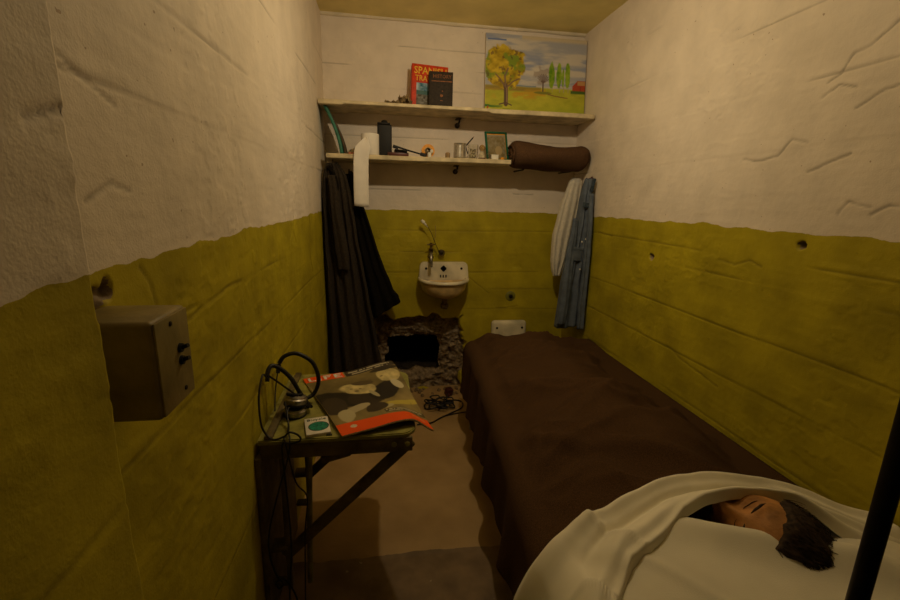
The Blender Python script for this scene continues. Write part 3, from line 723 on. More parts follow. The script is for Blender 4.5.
# wall knob
t = thing('wall_button', 'round green-painted push button on the back wall above the toilet', 'button', (1.150, 0, .637))
rel(lathe_obj('flange', [(.034, 0), (.034, .004), (.028, .008), (.018, .010)], (1.150, .004, .637), mat('painted_metal_green', (.20, .19, .03), .5), None, 28, rot=(PI / 2, 0, 0)), t)
rel(lathe_obj('knob', [(.014, .006), (.013, .02), (.008, .026), (.002, .027)], (1.150, .004, .637), M['iron'], None, 20, rot=(PI / 2, 0, 0)), t)

# toilet behind the bed foot
t = thing('toilet', 'white porcelain toilet whose back rim shows above the bed foot', 'toilet', (1.14, -.2, 0))
bm = bmesh.new(); box(bm, (1.14, -.028, .28), (.235, .05, .40), bev=.022, seg=4); rel(bm_obj('back_plate', bm, M['porcelain'], None, smooth=True), t)
bm = bmesh.new(); rings = []
for sx, z, oy in [(.55, .0, 0), (.5, .06, 0), (.5, .16, 0), (.78, .26, 0), (1, .34, 0), (1.04, .36, 0), (1.04, .375, 0), (.8, .375, 0), (.72, .34, 0), (.5, .25, 0), (.1, .2, 0)]:
    rings.append([(1.14 + .155 * sx * math.cos(a), -.245 + .185 * sx * math.sin(a), z) for a in np.linspace(0, 2 * PI, 33)[:-1]])
rel(closed_rings('bowl', rings, M['porcelain']), t)
for dx in (-.085, .085): rel(lathe_obj('bolt', [(.008, 0), (.007, .004), (.002, .005)], (1.14 + dx, -.053, .435), M['iron'], None, 10, rot=(PI / 2, 0, 0)), t)

# ------------------------------------------------------------------ hanging clothes
def cloth(name, prof, m, parent, folds=5, amp=.012, seed=0, n=72, hem=None, k=60, tw=1.2, flat=.5):
    """prof rows (z, xl, xr, ymid, thickness)"""
    pz = np.array([p[0] for p in prof])[::-1]; f = lambda c, z: float(np.interp(z, pz, np.array([p[c] for p in prof])[::-1]))
    rings = []; z0, z1 = prof[0][0], prof[-1][0]
    for i in range(k):
        q = i / (k - 1); z = z0 + (z1 - z0) * q; xl, xr, ym, th = (f(c, z) for c in (1, 2, 3, 4)); ring = []
        for j in range(n):
            a = 2 * PI * j / n; ux = math.cos(a); uy = math.sin(a)
            s_ = ux * folds * 1.5; g = float(fbm(ux * folds * .55 + seed * 3.3, z * tw, 3, seed)) + .45 * math.sin(s_ * 1.6 + seed + 1.2 * z)
            r = th * (math.copysign(abs(uy) ** flat, uy))
            y = ym + r + (amp * g if uy <= 0 else amp * g * .5) * min(1, q * 3 + .25)
            x = (xl + xr) / 2 + (xr - xl) / 2 * ux + .006 * float(fbm(z * 8, ux, 2, seed + 7))
            zz = z
            if hem and i > k - 12: zz = z + hem((ux + 1) / 2) * ((i - k + 12) / 11)
            ring.append((x, min(y, -.006) if x < W else y, zz))
        rings.append(ring)
    return closed_rings(name, rings, m, parent)
t = thing('hanging_coat', 'long dark brown coat hanging at the left wall under the shelf', 'coat', (.1, -.2, 1.42))
rel(cloth('body', [(1.425, .030, .085, -.20, .02), (1.37, .008, .128, -.205, .04), (1.25, .003, .150, -.205, .05), (1.0, .003, .185, -.205, .055), (.7, .002, .235, -.205, .062), (.45, .002, .275, -.205, .065), (.17, .002, .325, -.205, .07)], M['brownwool'], None, 6, .030, 3, 96), t)
rel(cloth('sleeve', [(1.36, .035, .080, -.265, .012), (1.2, .050, .098, -.285, .022), (1.05, .060, .120, -.292, .024), (.93, .072, .135, -.285, .024), (.86, .078, .138, -.285, .02)], M['brownwool'], None, 2, .012, 8, 40), t)
bm = bmesh.new(); tube(bm, [(.04, -.235, 1.405), (.07, -.262, 1.36), (.085, -.270, 1.30), (.07, -.272, 1.24)], lambda q: .012 - .006 * q, 10); rel(bm_obj('collar', bm, M['blackwool'], None, smooth=True), t)
t = thing('hanging_coat', 'black flared coat hanging right of the long brown coat', 'coat', (.2, -.12, 1.4))
rel(cloth('body', [(1.375, .118, .165, -.13, .015), (1.33, .108, .178, -.13, .03), (1.22, .115, .205, -.13, .035), (1.0, .13, .275, -.13, .04), (.8, .145, .345, -.13, .045), (.64, .16, .412, -.13, .05), (.56, .17, .425, -.13, .05)], M['blackwool'], None, 5, .02, 5, 80, hem=lambda s_: .075 * max(0, s_ - .45) * 2 - .06 * max(0, .5 - s_)), t)
for nm, x, z, lb in (('coat_hook', .06, 1.43, 'iron hook holding the brown coat under the shelf'), ('coat_hook', .14, 1.385, 'iron hook holding the black flared coat')):
    bm = bmesh.new(); tube(bm, [(x, .01, z), (x, -.08, z), (x, -.15 if x > .1 else -.2, z - .01), (x, -.155 if x > .1 else -.21, z + .015)], .004, 8); lathe(bm, [(.014, 0), (.012, .005)], (x, .002, z), 14, rot=(PI / 2, 0, 0))
    tag(bm_obj(nm, bm, M['iron'], None, smooth=True), lb, 'hook')
t = thing('hanging_towel', 'white towel hanging in the right corner behind the blue shirt', 'towel', (1.44, -.15, 1.39))
rel(cloth('cloth', [(1.395, 1.455, 1.503, -.14, .012), (1.37, 1.432, 1.508, -.15, .022), (1.25, 1.385, 1.500, -.16, .028), (1.05, 1.347, 1.470, -.16, .03), (.90, 1.343, 1.442, -.16, .028), (.84, 1.352, 1.425, -.16, .02), (.80, 1.366, 1.412, -.16, .014)], M['towel'], None, 4, .008, 12, 64), t)
t = thing('hanging_shirt', 'faded blue denim shirt hanging on the right wall above the bed', 'shirt', (1.48, -.27, 1.39))
sh = [(1.385, 1.478, 1.508, -.27, .015), (1.34, 1.466, 1.512, -.275, .03), (1.24, 1.448, 1.512, -.28, .04), (1.1, 1.432, 1.512, -.28, .05), (.93, 1.402, 1.512, -.28, .052), (.75, 1.378, 1.512, -.28, .055), (.6, 1.368, 1.512, -.28, .055), (.50, 1.362, 1.512, -.28, .055)]
sb = cloth('body', sh, M['denim'], None, 4, .016, 21, 90, hem=lambda s_: .03 * s_); rel(sb, t)
rel(cloth('sleeve', [(1.16, 1.400, 1.425, -.315, .008), (.95, 1.372, 1.415, -.33, .018), (.75, 1.352, 1.402, -.335, .02), (.6, 1.345, 1.395, -.335, .02), (.535, 1.345, 1.392, -.33, .018)], M['denim'], None, 2, .008, 23, 36), t)
rel(cloth('sleeve', [(1.30, 1.478, 1.505, -.33, .008), (1.1, 1.474, 1.508, -.345, .016), (.85, 1.468, 1.508, -.35, .018), (.62, 1.462, 1.508, -.35, .018), (.51, 1.462, 1.507, -.35, .016)], M['denim'], None, 2, .008, 27, 36), t)
bm = bmesh.new(); box(bm, (1.470, -.336, 1.235), (.055, .006, .028), (.0, .12, -.05), .002); rel(bm_obj('pocket_flap', bm, M['denimdark'], None, smooth=True), t)
bm = bmesh.new(); box(bm, (1.487, -.345, 1.345), (.02, .012, .075), (0, .2, 0), .004); rel(bm_obj('collar', bm, M['denimdark'], None, smooth=True), t)
bm = bmesh.new(); box(bm, (1.432, -.342, .955), (.055, .003, .07), (0, .08, 0), .001); box(bm, (1.432, -.345, .99), (.057, .003, .014), (0, .08, 0), .001); rel(bm_obj('pocket', bm, M['denim'], None, smooth=True), t)
for bx, bz in ((1.452, 1.03), (1.474, 1.045), (1.455, .87)):
    rel(lathe_obj('button', [(.005, 0), (.005, .002), (.002, .003)], (bx, -.345, bz), M['whiteprint'], None, 12, rot=(PI / 2, 0, 0)), t)
bm = bmesh.new(); tube(bm, [(1.53, -.27, 1.385), (1.50, -.27, 1.385), (1.488, -.27, 1.375), (1.48, -.27, 1.388)], .004, 8); lathe(bm, [(.012, 0), (.009, .006)], (1.514, -.27, 1.386), 12, rot=(0, -PI / 2, 0))
tag(bm_obj('wall_hook', bm, M['redbrown'], None, smooth=True), 'small hook on the right wall holding the blue shirt', 'hook')

# ------------------------------------------------------------------ junction box
t = thing('junction_box', 'tan painted metal switch box on the left wall', 'switch box', (0, -2.15, 1.04))
bx0, bx1 = -.05, .050
bm = bmesh.new(); box(bm, ((bx0 + bx1) / 2, -2.152, 1.038), (bx1 - bx0, .094, .126), (0, 0, 0), .006, 3); rel(bm_obj('body', bm, M['boxpaint'], None, smooth=True), t)
rel(boxes_obj('cover_plate', [((bx1 + .001, -2.152, 1.038), (.003, .087, .119), (0, 0, 0), .001)], M['boxpaint']), t)
for k, z in enumerate((1.050, 1.033)):
    bm = bmesh.new(); lathe(bm, [(.0065, 0), (.006, .004)], (bx1 + .002, -2.140, z), 12, rot=(0, PI / 2, 0)); tube(bm, [(bx1 + .004, -2.140, z), (bx1 + .014, -2.142, z + .004)], .0028, 8, 0)
    rel(bm_obj('toggle_switch', bm, M['black'], None, smooth=True), t)
for y, z in ((-2.158, 1.088), (-2.136, .992)):
    rel(lathe_obj('screw', [(.0035, 0), (.003, .002), (.001, .0025)], (bx1 + .002, y, z), M['iron'], None, 10, rot=(0, PI / 2, 0)), t)

# ------------------------------------------------------------------ folding table
ZT = .60
t = thing('folding_table', 'olive painted fold-down wall table on braces, holding the magazine', 'table', (.2, -1.4, .5))
bm = bmesh.new()
out = []
x0, x1, y0, y1, rc = -.024, .408, -1.605, -1.14, .045
out += [(x0, y0), (x0, y1)]
for cx, cy, a0 in ((x1 - rc, y1 - rc, PI / 2), (x1 - rc, y0 + rc, 0)):
    for i in range(9): a = a0 - i * PI / 16; out.append((cx + rc * math.cos(a), cy + rc * math.sin(a)))
tv = [bm.verts.new((x, y, ZT)) for x, y in out]; bv = [bm.verts.new((x, y, ZT - .014)) for x, y in out]
bm.faces.new(tv); bm.faces.new(bv[::-1])
for i in range(len(out)): j = (i + 1) % len(out); bm.faces.new((tv[i], bv[i], bv[j], tv[j]))
bmesh.ops.recalc_face_normals(bm, faces=bm.faces)
bmesh.ops.bevel(bm, geom=[e_ for e_ in bm.edges if abs(e_.verts[0].co.z - e_.verts[1].co.z) < 1e-5], offset=.003, segments=2, affect='EDGES')
rel(bm_obj('tabletop', bm, M['olive'], None, smooth=True), t)
rel(boxes_obj('hinge_batten', [((.006, -1.375, ZT + .006), (.022, .455, .012), (0, 0, 0), .003)], M['olivedark']), t)
rel(boxes_obj('apron', [((.19, -1.597, ZT - .036), (.415, .012, .044), (0, 0, 0), .003)], M['olivedark']), t)
rel(boxes_obj('apron', [((.19, -1.16, ZT - .036), (.415, .012, .044), (0, 0, 0), .003)], M['olivedark']), t)
rel(boxes_obj('cross_rail', [((.215, -1.50, ZT - .075), (.33, .022, .026), (0, 0, 0), .005)], M['olive']), t)
rel(boxes_obj('cross_rail', [((.375, -1.37, ZT - .030), (.026, .45, .030), (0, 0, 0), .01)], M['olive']), t)
def brace(y, nm='brace'):
    a = Vector((.385, y, ZT - .05)); b_ = Vector((.035, y, .215)); d_ = b_ - a; ang = math.atan2(-d_.z, d_.x)
    bm = bmesh.new(); box(bm, (a + b_) / 2, (d_.length + .03, .014, .034), (0, ang, 0), .004)
    for p in (a, b_, (a * .6 + b_ * .4)): lathe(bm, [(.010, 0), (.009, .004), (.003, .006)], p + Vector((0, -.006, 0)), 12, rot=(PI / 2, 0, 0))
    rel(bm_obj(nm, bm, M['olivedark'], None, smooth=True), t)
brace(-1.575); brace(-1.19)
for y in (-1.56, -1.20):
    bm = bmesh.new(); box(bm, (.030, y, .33), (.014, .030, .50), (0, 0, 0), .003); box(bm, (.008, y, .23), (.05, .05, .012), bev=.003); box(bm, (.008, y, .10), (.05, .03, .012), bev=.003)
    rel(bm_obj('wall_post', bm, M['olivedark'], None, smooth=True), t)
rel(tube_obj('strut', [(.095, -1.50, .53), (.085, -1.5, .3), (.075, -1.5, .03)], .009, M['olive']), t)
rel(boxes_obj('latch', [((.175, -1.53, .50), (.09, .03, .022), (0, -.25, 0), .006)], M['olivedark']), t)
rel(boxes_obj('wall_shade_panel', [((-.022, -1.42, .28), (.016, .40, .55), (0, 0, 0), .003)], M['olivedark']), t)  # dark panel standing in for the table's shadow on the wall
for bx in (.345, .383):
    rel(lathe_obj('bolt', [(.008, 0), (.007, .003), (.002, .004)], (bx, -1.603, ZT - .034), M['olive'], None, 12, rot=(PI / 2, 0, 0)), t)

# magazine
TL, TR, BL, BR = (np.array(p) for p in ((.030, -1.198, 0), (.348, -1.135, 0), (.203, -1.617, 0), (.464, -1.555, 0)))
NX, NY = 200, 260
u, v = np.meshgrid(np.linspace(0, 1, NX), np.linspace(0, 1, NY), indexing='ij')
def mag_pos(u, v, lift=0.0):
    P_ = (BL * (1 - u[..., None]) + BR * u[..., None]) * (1 - v[..., None]) + (TL * (1 - u[..., None]) + TR * u[..., None]) * v[..., None]
    z = ZT + .010 + .006 * np.sin(u * PI) + .004 * np.sin(v * 5 + u * 3)
    z = z + .028 * sstep(.45, 1, u) * sstep(.35, .9, v) - .045 * sstep(.72, 1.05, u) * sstep(.55, .0, v) + .010 * sstep(.25, .7, u) * sstep(.5, 0, v)
    P_[..., 2] = z + lift
    return P_
C = np.ones(u.shape + (3,)) * np.array([.21, .155, .055])
C = C * (1 + .7 * fbm(u * 5, v * 5, 4, 1))[..., None]
el = lambda cu, cv, ru, rv, an=0., sd=3: np.hypot(((u - cu) * math.cos(an) + (v - cv) * math.sin(an)) / ru, (-(u - cu) * math.sin(an) + (v - cv) * math.cos(an)) / rv) + .25 * fbm(u * 7, v * 7, 4, sd)
dk_ = (.022, .016, .010); sk = np.array([.50, .40, .17])[None, None] * (1 + .5 * fbm(u * 16, v * 16, 3, 6))[..., None]
C = blend(C, sstep(1.05, .9, el(.20, .50, .25, .14, -.3, 4)), dk_)            # left man's coat
C = blend(C, sstep(1.05, .9, el(.10, .40, .13, .16, -.6, 5)), (.05, .035, .02))
C = blend(C, sstep(1.05, .9, el(.50, .47, .22, .15, .2, 6)), (.04, .028, .016))
C = blend(C, sstep(1.05, .9, el(.72, .54, .20, .11, .5, 7)), dk_)             # right man's suit
C = blend(C, sstep(1.05, .92, el(.47, .65, .19, .10, -.25, 8)), sk)           # left face
C = blend(C, sstep(1.05, .85, el(.54, .735, .14, .038, -.2, 9)), (.10, .07, .03))
C = blend(C, sstep(1.05, .92, el(.86, .76, .14, .095, -.1, 10)), sk * 1.1)      # right face
C = blend(C, sstep(1.05, .9, el(.86, .87, .16, .035, .0, 11)), (.04, .03, .018))
C = blend(C, sstep(1.05, .9, el(.90, .61, .05, .085, .6, 12)), (.52, .45, .28))   # collar
C = blend(C, sstep(1.05, .9, el(.60, .53, .03, .07, .5, 13)), (.40, .34, .18))
for (a, b_, r_) in ((.40, .66, .022), (.49, .645, .02), (.44, .61, .03), (.78, .76, .02)): C = blend(C, sstep(1.1, .7, el(a, b_, r_, r_ * .5, 0, 14)) * .8, (.10, .06, .02))
C = blend(C, sstep(1.05, .9, el(.80, .335, .26, .04, .15, 15)), (.46, .36, .06))
C = blend(C, sstep(1.05, .9, el(.62, .27, .10, .035, .25, 19)), (.42, .36, .20))
C = blend(C, sstep(1.05, .9, el(.30, .30, .17, .045, .35, 16)), (.42, .35, .20)); C = blend(C, sstep(1.05, .9, el(.16, .22, .10, .09, 1.1, 17)), (.46, .39, .22))
C = blend(C, sstep(1.05, .9, el(.52, .28, .16, .07, .3, 18)), (.05, .035, .02))
C = blend(C, ((u > .44) & (v > .90)) * 1.0, (.045, .032, .018))                   # masthead band
def lines(C, u0, u1, v0, dv, n_, c, f=70):
    for i in range(n_):
        vv = v0 - i * dv; m_ = (u > u0 + .02 * i) & (u < u1 - .03 * i) & (np.abs(v - vv) < dv * .27) & (vnoise(u * f, u * 0 + i * 7.7, 31) > .28)
        C = blend(C, m_ * .85, c)
    return C
C = lines(C, .48, .95, .965, .036, 2, (.50, .44, .30)); C = blend(C, ((u > .55) & (v > .155) & (v < .215)) * .75, (.04, .03, .02)); C = lines(C, .57, .97, .20, .026, 2, (.55, .48, .32))
C = np.where((v < .13)[..., None], np.array([.80, .085, .006]), C); C = blend(C, (np.hypot((u - .16) / .035, (v - .075) / .018) < 1) * 1.0, (.6, .5, .35))
C = np.where(((u < .425) & (v > .90))[..., None], np.array([.80, .085, .006]), C)
C = lines(C, .80, .95, .085, .04, 1, (.70, .30, .12), 60)
t = thing('magazine', 'large open-curling photo magazine with a red masthead on the table', 'magazine', (.25, -1.38, ZT))
C = np.clip(C, 0.002, 1)
o = grid_mesh('front_cover', mag_pos(u, v), M['photo'], cols=C); rel(o, t)
us = np.concatenate([np.linspace(0, 1, 30)]); vs_ = np.linspace(0, 1, 30); u2, v2 = np.meshgrid(us, vs_, indexing='ij')
o = grid_mesh('inner_pages', mag_pos(u2, v2, -.0008), M['pages']); rel(o, t); md = o.modifiers.new('s', 'SOLIDIFY'); md.thickness = .005; md.offset = 1 if False else -1
# masthead letters L I F E laid on the cover as thin strips
def strip(polys, m, nm):
    V, F = [], []
    for (a0, b0, a1, b1) in polys:
        k_ = 6; base = len(V)
        for i in range(k_ + 1):
            q = i / k_
            for j in (0, 1):
                uu = np.array([[a0 + (a1 - a0) * q]]); vv = np.array([[b0 if j == 0 else b1]]); p_ = mag_pos(uu, vv, .0010)[0, 0]; V.append(tuple(p_))
        for i in range(k_): b_ = base + 2 * i; F.append((b_, b_ + 2, b_ + 3, b_ + 1))
    o_ = mesh_obj(nm, V, F, m); rel(o_, t); md_ = o_.modifiers.new('s', 'SOLIDIFY'); md_.thickness = .0006; return o_
lb, lt = .915, .985; hw = .028; vb = .013
strip([(.04, lb, .04 + hw, lt), (.04, lb, .115, lb + vb)], M['whiteprint'], 'masthead_letter')
strip([(.145, lb, .145 + hw, lt)], M['whiteprint'], 'masthead_letter')
strip([(.205, lb, .205 + hw, lt), (.205, lt - vb, .29, lt), (.205, lb + .032, .275, lb + .032 + vb)], M['whiteprint'], 'masthead_letter')
strip([(.318, lb, .318 + hw, lt), (.318, lt - vb, .40, lt), (.318, lb + .030, .388, lb + .030 + vb), (.318, lb, .40, lb + vb)], M['whiteprint'], 'masthead_letter')

# small card / matchbook
cc = Vector((.128, -1.548, ZT)); t = thing('small_card', 'small white card packet with a teal oval picture on the table', 'card', cc)
t.rotation_euler = (0, 0, .22)
boxes_obj('packet', [((0, 0, .005), (.066, .096, .009), (0, 0, 0), .001)], M['card'], t)
lathe_obj('oval_picture', [(.001, .0005), (.026, .0005), (.026, 0), (.001, 0)][::-1], (.003, -.008, .0097), M['teal'], t, 32, scale=(1, .95, 1))
lathe_obj('oval_border', [(.001, .0002), (.0285, .0002), (.0285, 0), (.001, 0)][::-1], (.003, -.007, .0095), M['black'], t, 32, scale=(1, .95, 1))
text_obj('lettering', 'Bicycle', .018, Matrix.Translation((0, .034, .0099)), M['darkprint'], t, sx=1.1)
tag(boxes_obj('thumb_tack', [((.166, -1.592, ZT + .002), (.016, .006, .003), (0, 0, 0), .001)], M['black']), 'tiny dark sliver on the table edge between card and magazine', 'tack')

# headphones
t = thing('headphones', 'old wire-band headphones with stacked metal ear pieces on the table', 'headphones', (.05, -1.46, ZT))
def band(pts, nm='headband'):
    for dy in (0,):
        bm = bmesh.new(); tube(bm, pts, .0065, 10, 6); rel(bm_obj(nm, bm, M['gloss'], None, smooth=True, angle=1.4), t)
A1 = [(.070, -1.40, .622), (.096, -1.385, .633), (.112, -1.38, .677), (.099, -1.38, .731), (.071, -1.38, .758), (.041, -1.38, .769), (.011, -1.385, .760), (-.003, -1.39, .737), (-.006, -1.40, .712)]
A2 = [(.092, -1.46, .622), (.066, -1.46, .676), (.043, -1.46, .722), (.014, -1.465, .755), (-.004, -1.475, .766), (-.012, -1.49, .752), (-.012, -1.50, .728)]
band(A1); band(A2)
rel(tube_obj('yoke', [(-.012, -1.497, .748), (.009, -1.485, .723), (.030, -1.475, .698), (.052, -1.465, .672)], .0028, M['iron']), t)
rel(tube_obj('yoke', [(.070, -1.40, .622), (.085, -1.42, .615), (.098, -1.455, .622)], .005, M['iron']), t)
def earpiece(c, tilt, nm='earpiece'):
    bm = bmesh.new(); lathe(bm, [(.020, -.014), (.031, -.013), (.033, -.008), (.033, .002), (.029, .006), (.029, .010), (.020, .014), (.008, .015)], c, 36, rot=tilt)
    e_ = bm_obj(nm, bm, M['alum'], None, smooth=True); rel(e_, t)
    bm = bmesh.new(); lathe(bm, [(.034, -.017), (.034, -.012), (.024, -.010), (.024, -.017)], c, 36, rot=tilt); p_ = bm_obj('ear_cushion', bm, M['black'], None, smooth=True); p_.parent = e_
earpiece((.052, -1.462, ZT + .019), (.08, .05, 0)); earpiece((.056, -1.462, ZT + .053), (-.15, .12, 0))
rel(boxes_obj('clamp', [((.050, -1.478, ZT + .074), (.036, .010, .010), (0, .35, .3), .003), ((.066, -1.47, ZT + .070), (.022, .012, .006), (0, 0, .3), .002)], M['black']), t)
cp = [(-.008, -1.50, .73), (-.012, -1.54, .765), (-.015, -1.58, .72), (-.010, -1.60, .655), (.0, -1.60, .62), (.022, -1.61, .606), (.050, -1.618, .618), (.068, -1.622, .632), (.088, -1.62, .622), (.094, -1.62, .606), (.07, -1.624, .600), (.048, -1.624, .60), (.046, -1.624, .55), (.05, -1.622, .44), (.052, -1.62, .27), (.040, -1.62, .13), (.035, -1.62, .012)]
rel(tube_obj('cord', cp, .0028, M['gloss']), t)
cp2 = [(.03, -1.49, .66), (.045, -1.53, .618), (.055, -1.58, .612), (.066, -1.62, .606), (.060, -1.622, .56), (.03, -1.622, .46), (-.004, -1.62, .33), (-.008, -1.62, .25), (.006, -1.62, .18), (.022, -1.62, .15), (.010, -1.62, .135), (.004, -1.62, .155), (.026, -1.62, .165), (.05, -1.62, .12), (.06, -1.62, .07), (.055, -1.62, .012)]
rel(tube_obj('cord', cp2, .0026, M['gloss']), t)
cp3 = [(.076, -1.45, .66), (.04, -1.50, .64), (.052, -1.56, .608), (.048, -1.60, .606), (.055, -1.622, .60), (.075, -1.62, .48), (.095, -1.58, .40), (.088, -1.60, .30), (.08, -1.60, .12), (.075, -1.60, .012)]
rel(tube_obj('cord', cp3, .0022, M['gloss']), t)
rel(tube_obj('cord', [(-.010, -1.45, .610), (-.016, -1.40, .66), (-.012, -1.36, .72), (-.006, -1.38, .735), (-.006, -1.40, .715)], .0022, M['gloss']), t)

# cable tangle and plug on the floor by the hole
t = thing('power_cable', 'black cable lying in loops on the floor before the hole', 'cable', (.70, -.25, 0))
pts = []
for i in range(46):
    a = i * .72; r = .045 + .022 * math.sin(i * 1.7); pts.append((.655 + r * 1.35 * math.cos(a) + .012 * math.sin(i), -.27 + r * 1.25 * math.sin(a), .010 + .0010 * i + .006 * math.sin(i * 2.1)))
rel(tube_obj('loops', pts, .0042, M['gloss'], smooth=4), t)
rel(tube_obj('cord', [(.66, -.30, .012), (.74, -.20, .008), (.80, -.22, .007), (.79, -.30, .007), (.72, -.36, .007), (.64, -.42, .007), (.58, -.47, .007), (.50, -.48, .007)], .004, M['gloss']), t)
rel(tube_obj('cord', [(.66, -.40, .007), (.75, -.37, .007), (.85, -.36, .007), (.95, -.38, .007)], .0035, M['gloss']), t)
bm = bmesh.new(); box(bm, (.735, -.115, .030), (.045, .04, .05), (.2, .1, .4), .006, 3); lathe(bm, [(.012, 0), (.008, .03)], (.725, -.14, .02), 12, rot=(1.4, 0, 0)); rel(bm_obj('plug', bm, M['redbrown'], None, smooth=True), t)
# rubble crumbs at the foot of the hole
for i in range(34):
    x = random.uniform(.30, .86); y = -abs(random.gauss(.03, .035)) - .012; s_ = random.uniform(.005, .016)
    bm = bmesh.new(); bmesh.ops.create_icosphere(bm, subdivisions=1, radius=s_)
    for vv in bm.verts: vv.co *= random.uniform(.65, 1.2)
    o = bm_obj('rubble_chunk', bm, M['rubble']); o.location = (x, y, s_ * .6); tag(o, 'loose broken concrete chunk on the floor under the wall hole', 'rubble', 'rubble chunks under the hole')

# ------------------------------------------------------------------ bed
edge = lambda y: np.interp(y, [-2.6, -2.2, -1.9, -1.5, -1.0, -.45], [.615, .635, .655, .695, .735, .775])
t = thing('bed_frame', 'pale steel bed frame under the brown blanket by the right wall', 'bed frame', (1.1, -1.5, 0))
bm = bmesh.new(); tube(bm, [(.80, -.50, .27), (.80, -2.37, .27)], .014, 10, 0); rel(bm_obj('side_rail', bm, M['steel'], None, smooth=True), t)
bm = bmesh.new(); tube(bm, [(1.46, -.50, .27), (1.46, -2.37, .27)], .014, 10, 0); rel(bm_obj('side_rail', bm, M['steel'], None, smooth=True), t)
for y in (-.55, -2.33):
    for x in (.80, 1.46): rel(lathe_obj('leg', [(.015, 0.002), (.013, .02), (.013, .27)], (x, y, 0), M['steel'], None, 14), t)
bm = bmesh.new()
for y in np.linspace(-.55, -2.33, 9): box(bm, (1.13, float(y), .272), (.66, .03, .004))
rel(bm_obj('slat_panel', bm, M['steel'], None), t)
bm = bmesh.new(); box(bm, (1.125, -1.435, .36), (.74, 1.87, .165), bev=.045, seg=4)
tag(bm_obj('mattress', bm, M['ticking'], None, smooth=True, angle=1.0), 'pale mattress lying on the steel bed frame beneath the blanket', 'mattress')

def top_h(x, y):
    """height of the covers over the sleeper"""
    xc = 1.10 + .03 * np.sin(y * 2)
    wd = .19
    ampv = np.interp(y, [-2.7, -2.2, -1.95, -1.7, -1.35, -1.0, -.75, -.6, -.48], [.05, .06, .085, .12, .125, .10, .09, .085, .03])
    z = .462 + ampv * np.exp(-(((x - xc) / wd) ** 2)) ** .9
    z = z + .02 * np.exp(-(((x - .86) / .10) ** 2)) * sstep(-.6, -1.0, y)
    z = z - .03 * sstep(1.30, 1.42, x) * sstep(-.5, -.8, y)
    return z
def folds_(x, y):
    f = .014 * fbm(x * 3 + y * 1.2, y * 3.0 - x * 2, 3, 40)
    wx = .25 * fbm(x * 2.5, y * 2.5, 3, 45)
    for k_, (am, ax, ay, bx, by) in enumerate(((.040, 1.6, 1.1, -2.0, 5.0), (.022, 2.6, 1.0, -3.0, 9.0), (.016, 3.5, -2.0, 4.0, 8.0))):
        n_ = vnoise(ax * x + ay * y + wx + 20, bx * x + by * y + wx * 3 + 40, 50 + k_)
        f = f + am * ((1 - np.abs(2 * n_ - 1)) ** 3 - .3)
    s1 = np.abs(((x - .8) * .55 + (y + 1.15) * 1.0) + .04 * fbm(x * 4, y * 4, 2, 41)); f = f + .016 * np.exp(-(s1 / .03) ** 2)
    s2 = np.abs(((x - .8) * .75 + (y + 1.55)) + .05 * fbm(x * 3, y * 3, 2, 42)); f = f + .020 * np.exp(-(s2 / .035) ** 2)
    s3 = np.abs(((x - 1.0) * -.45 + (y + .78)) + .04 * fbm(x * 5, y * 3, 2, 43)); f = f + .014 * np.exp(-(s3 / .03) ** 2)
    return f
def cover(name, m, ylist, nu, hem, lift, seed, x_right, parent=None, flare=.03, hfun=None, wave=.010, thick=.006, efun=None):
    """covers draped over the aisle side of the bed: u<0 hangs, u>0 lies on top"""
    n = len(ylist); P_ = np.zeros((n, nu, 3)); R = .055
    for i, y in enumerate(ylist):
        ex = float(edge(y)) - lift if efun is None else efun(y); xr = x_right(y)
        hm = hem(y); ztop_e = float((hfun or top_h)(np.array(ex + R + .02), np.array(y))) + lift
        hang = max(ztop_e - R - hm, .01); arc = R * PI / 2; top = xr - (ex + R); L = hang + arc + top
        for j in range(nu):
            q = j / (nu - 1); w1 = .28
            if q < w1 * (hang / .28 if hang < .28 else 1) * 1.0: pass
            s_ = q * L
            if s_ < hang:
                z = hm + s_; g = 1 - s_ / hang; ph_ = y * 21 + 2.2 * float(fbm(y * 3, z * 2, 2, seed))
                x = ex + .0 - wave * (1.0 * g + .25) * (math.sin(ph_) + .6 * math.sin(ph_ * 1.9 + 1)) - flare * g * (.4 + .6 * float(vnoise(y * 2, 3, seed))) * .6
                yy = y + .006 * g * math.sin(ph_ * 1.3)
            elif s_ < hang + arc:
                a = (s_ - hang) / R; x = ex + R * (1 - math.cos(a)) - wave * .25 * (1 - a / 1.57) * (math.sin(y * 21)); z = ztop_e - R + R * math.sin(a); yy = y
            else:
                x = ex + R + (s_ - hang - arc); yy = y; wgt = min(1, (x - ex - R) / .05); fade = min(1, max(.08, (1.49 - x) / .10))
                z = float((hfun or top_h)(np.array(x), np.array(y))) + lift * 1.0
                z = max(ztop_e * (1 - wgt) + z * wgt + float(folds_(np.array(x), np.array(y))) * wgt * fade, .462)
            P_[i, j] = (x, yy, z)
    o = grid_mesh(name, P_, m, parent)
    md = o.modifiers.new('s', 'SOLIDIFY'); md.thickness = thick; md.offset = -1
    return o, P_
yl = np.linspace(-.435, -1.955, 150)
def bh(x, y):
    z = top_h(x, y)
    return z
hemf = lambda y: .205 + .03 * float(fbm(y * 3, 1, 3, 9)) + .035 * float(sstep(-1.0, -1.5, np.array(y)))
t = thing('brown_blanket', 'dark brown wool blanket covering the bed and the sleeper', 'blanket', (1.1, -1.2, .3))
o, PB = cover('top_cover', M['blanket'], yl, 130, hemf, .012, 9, lambda y: 1.505)
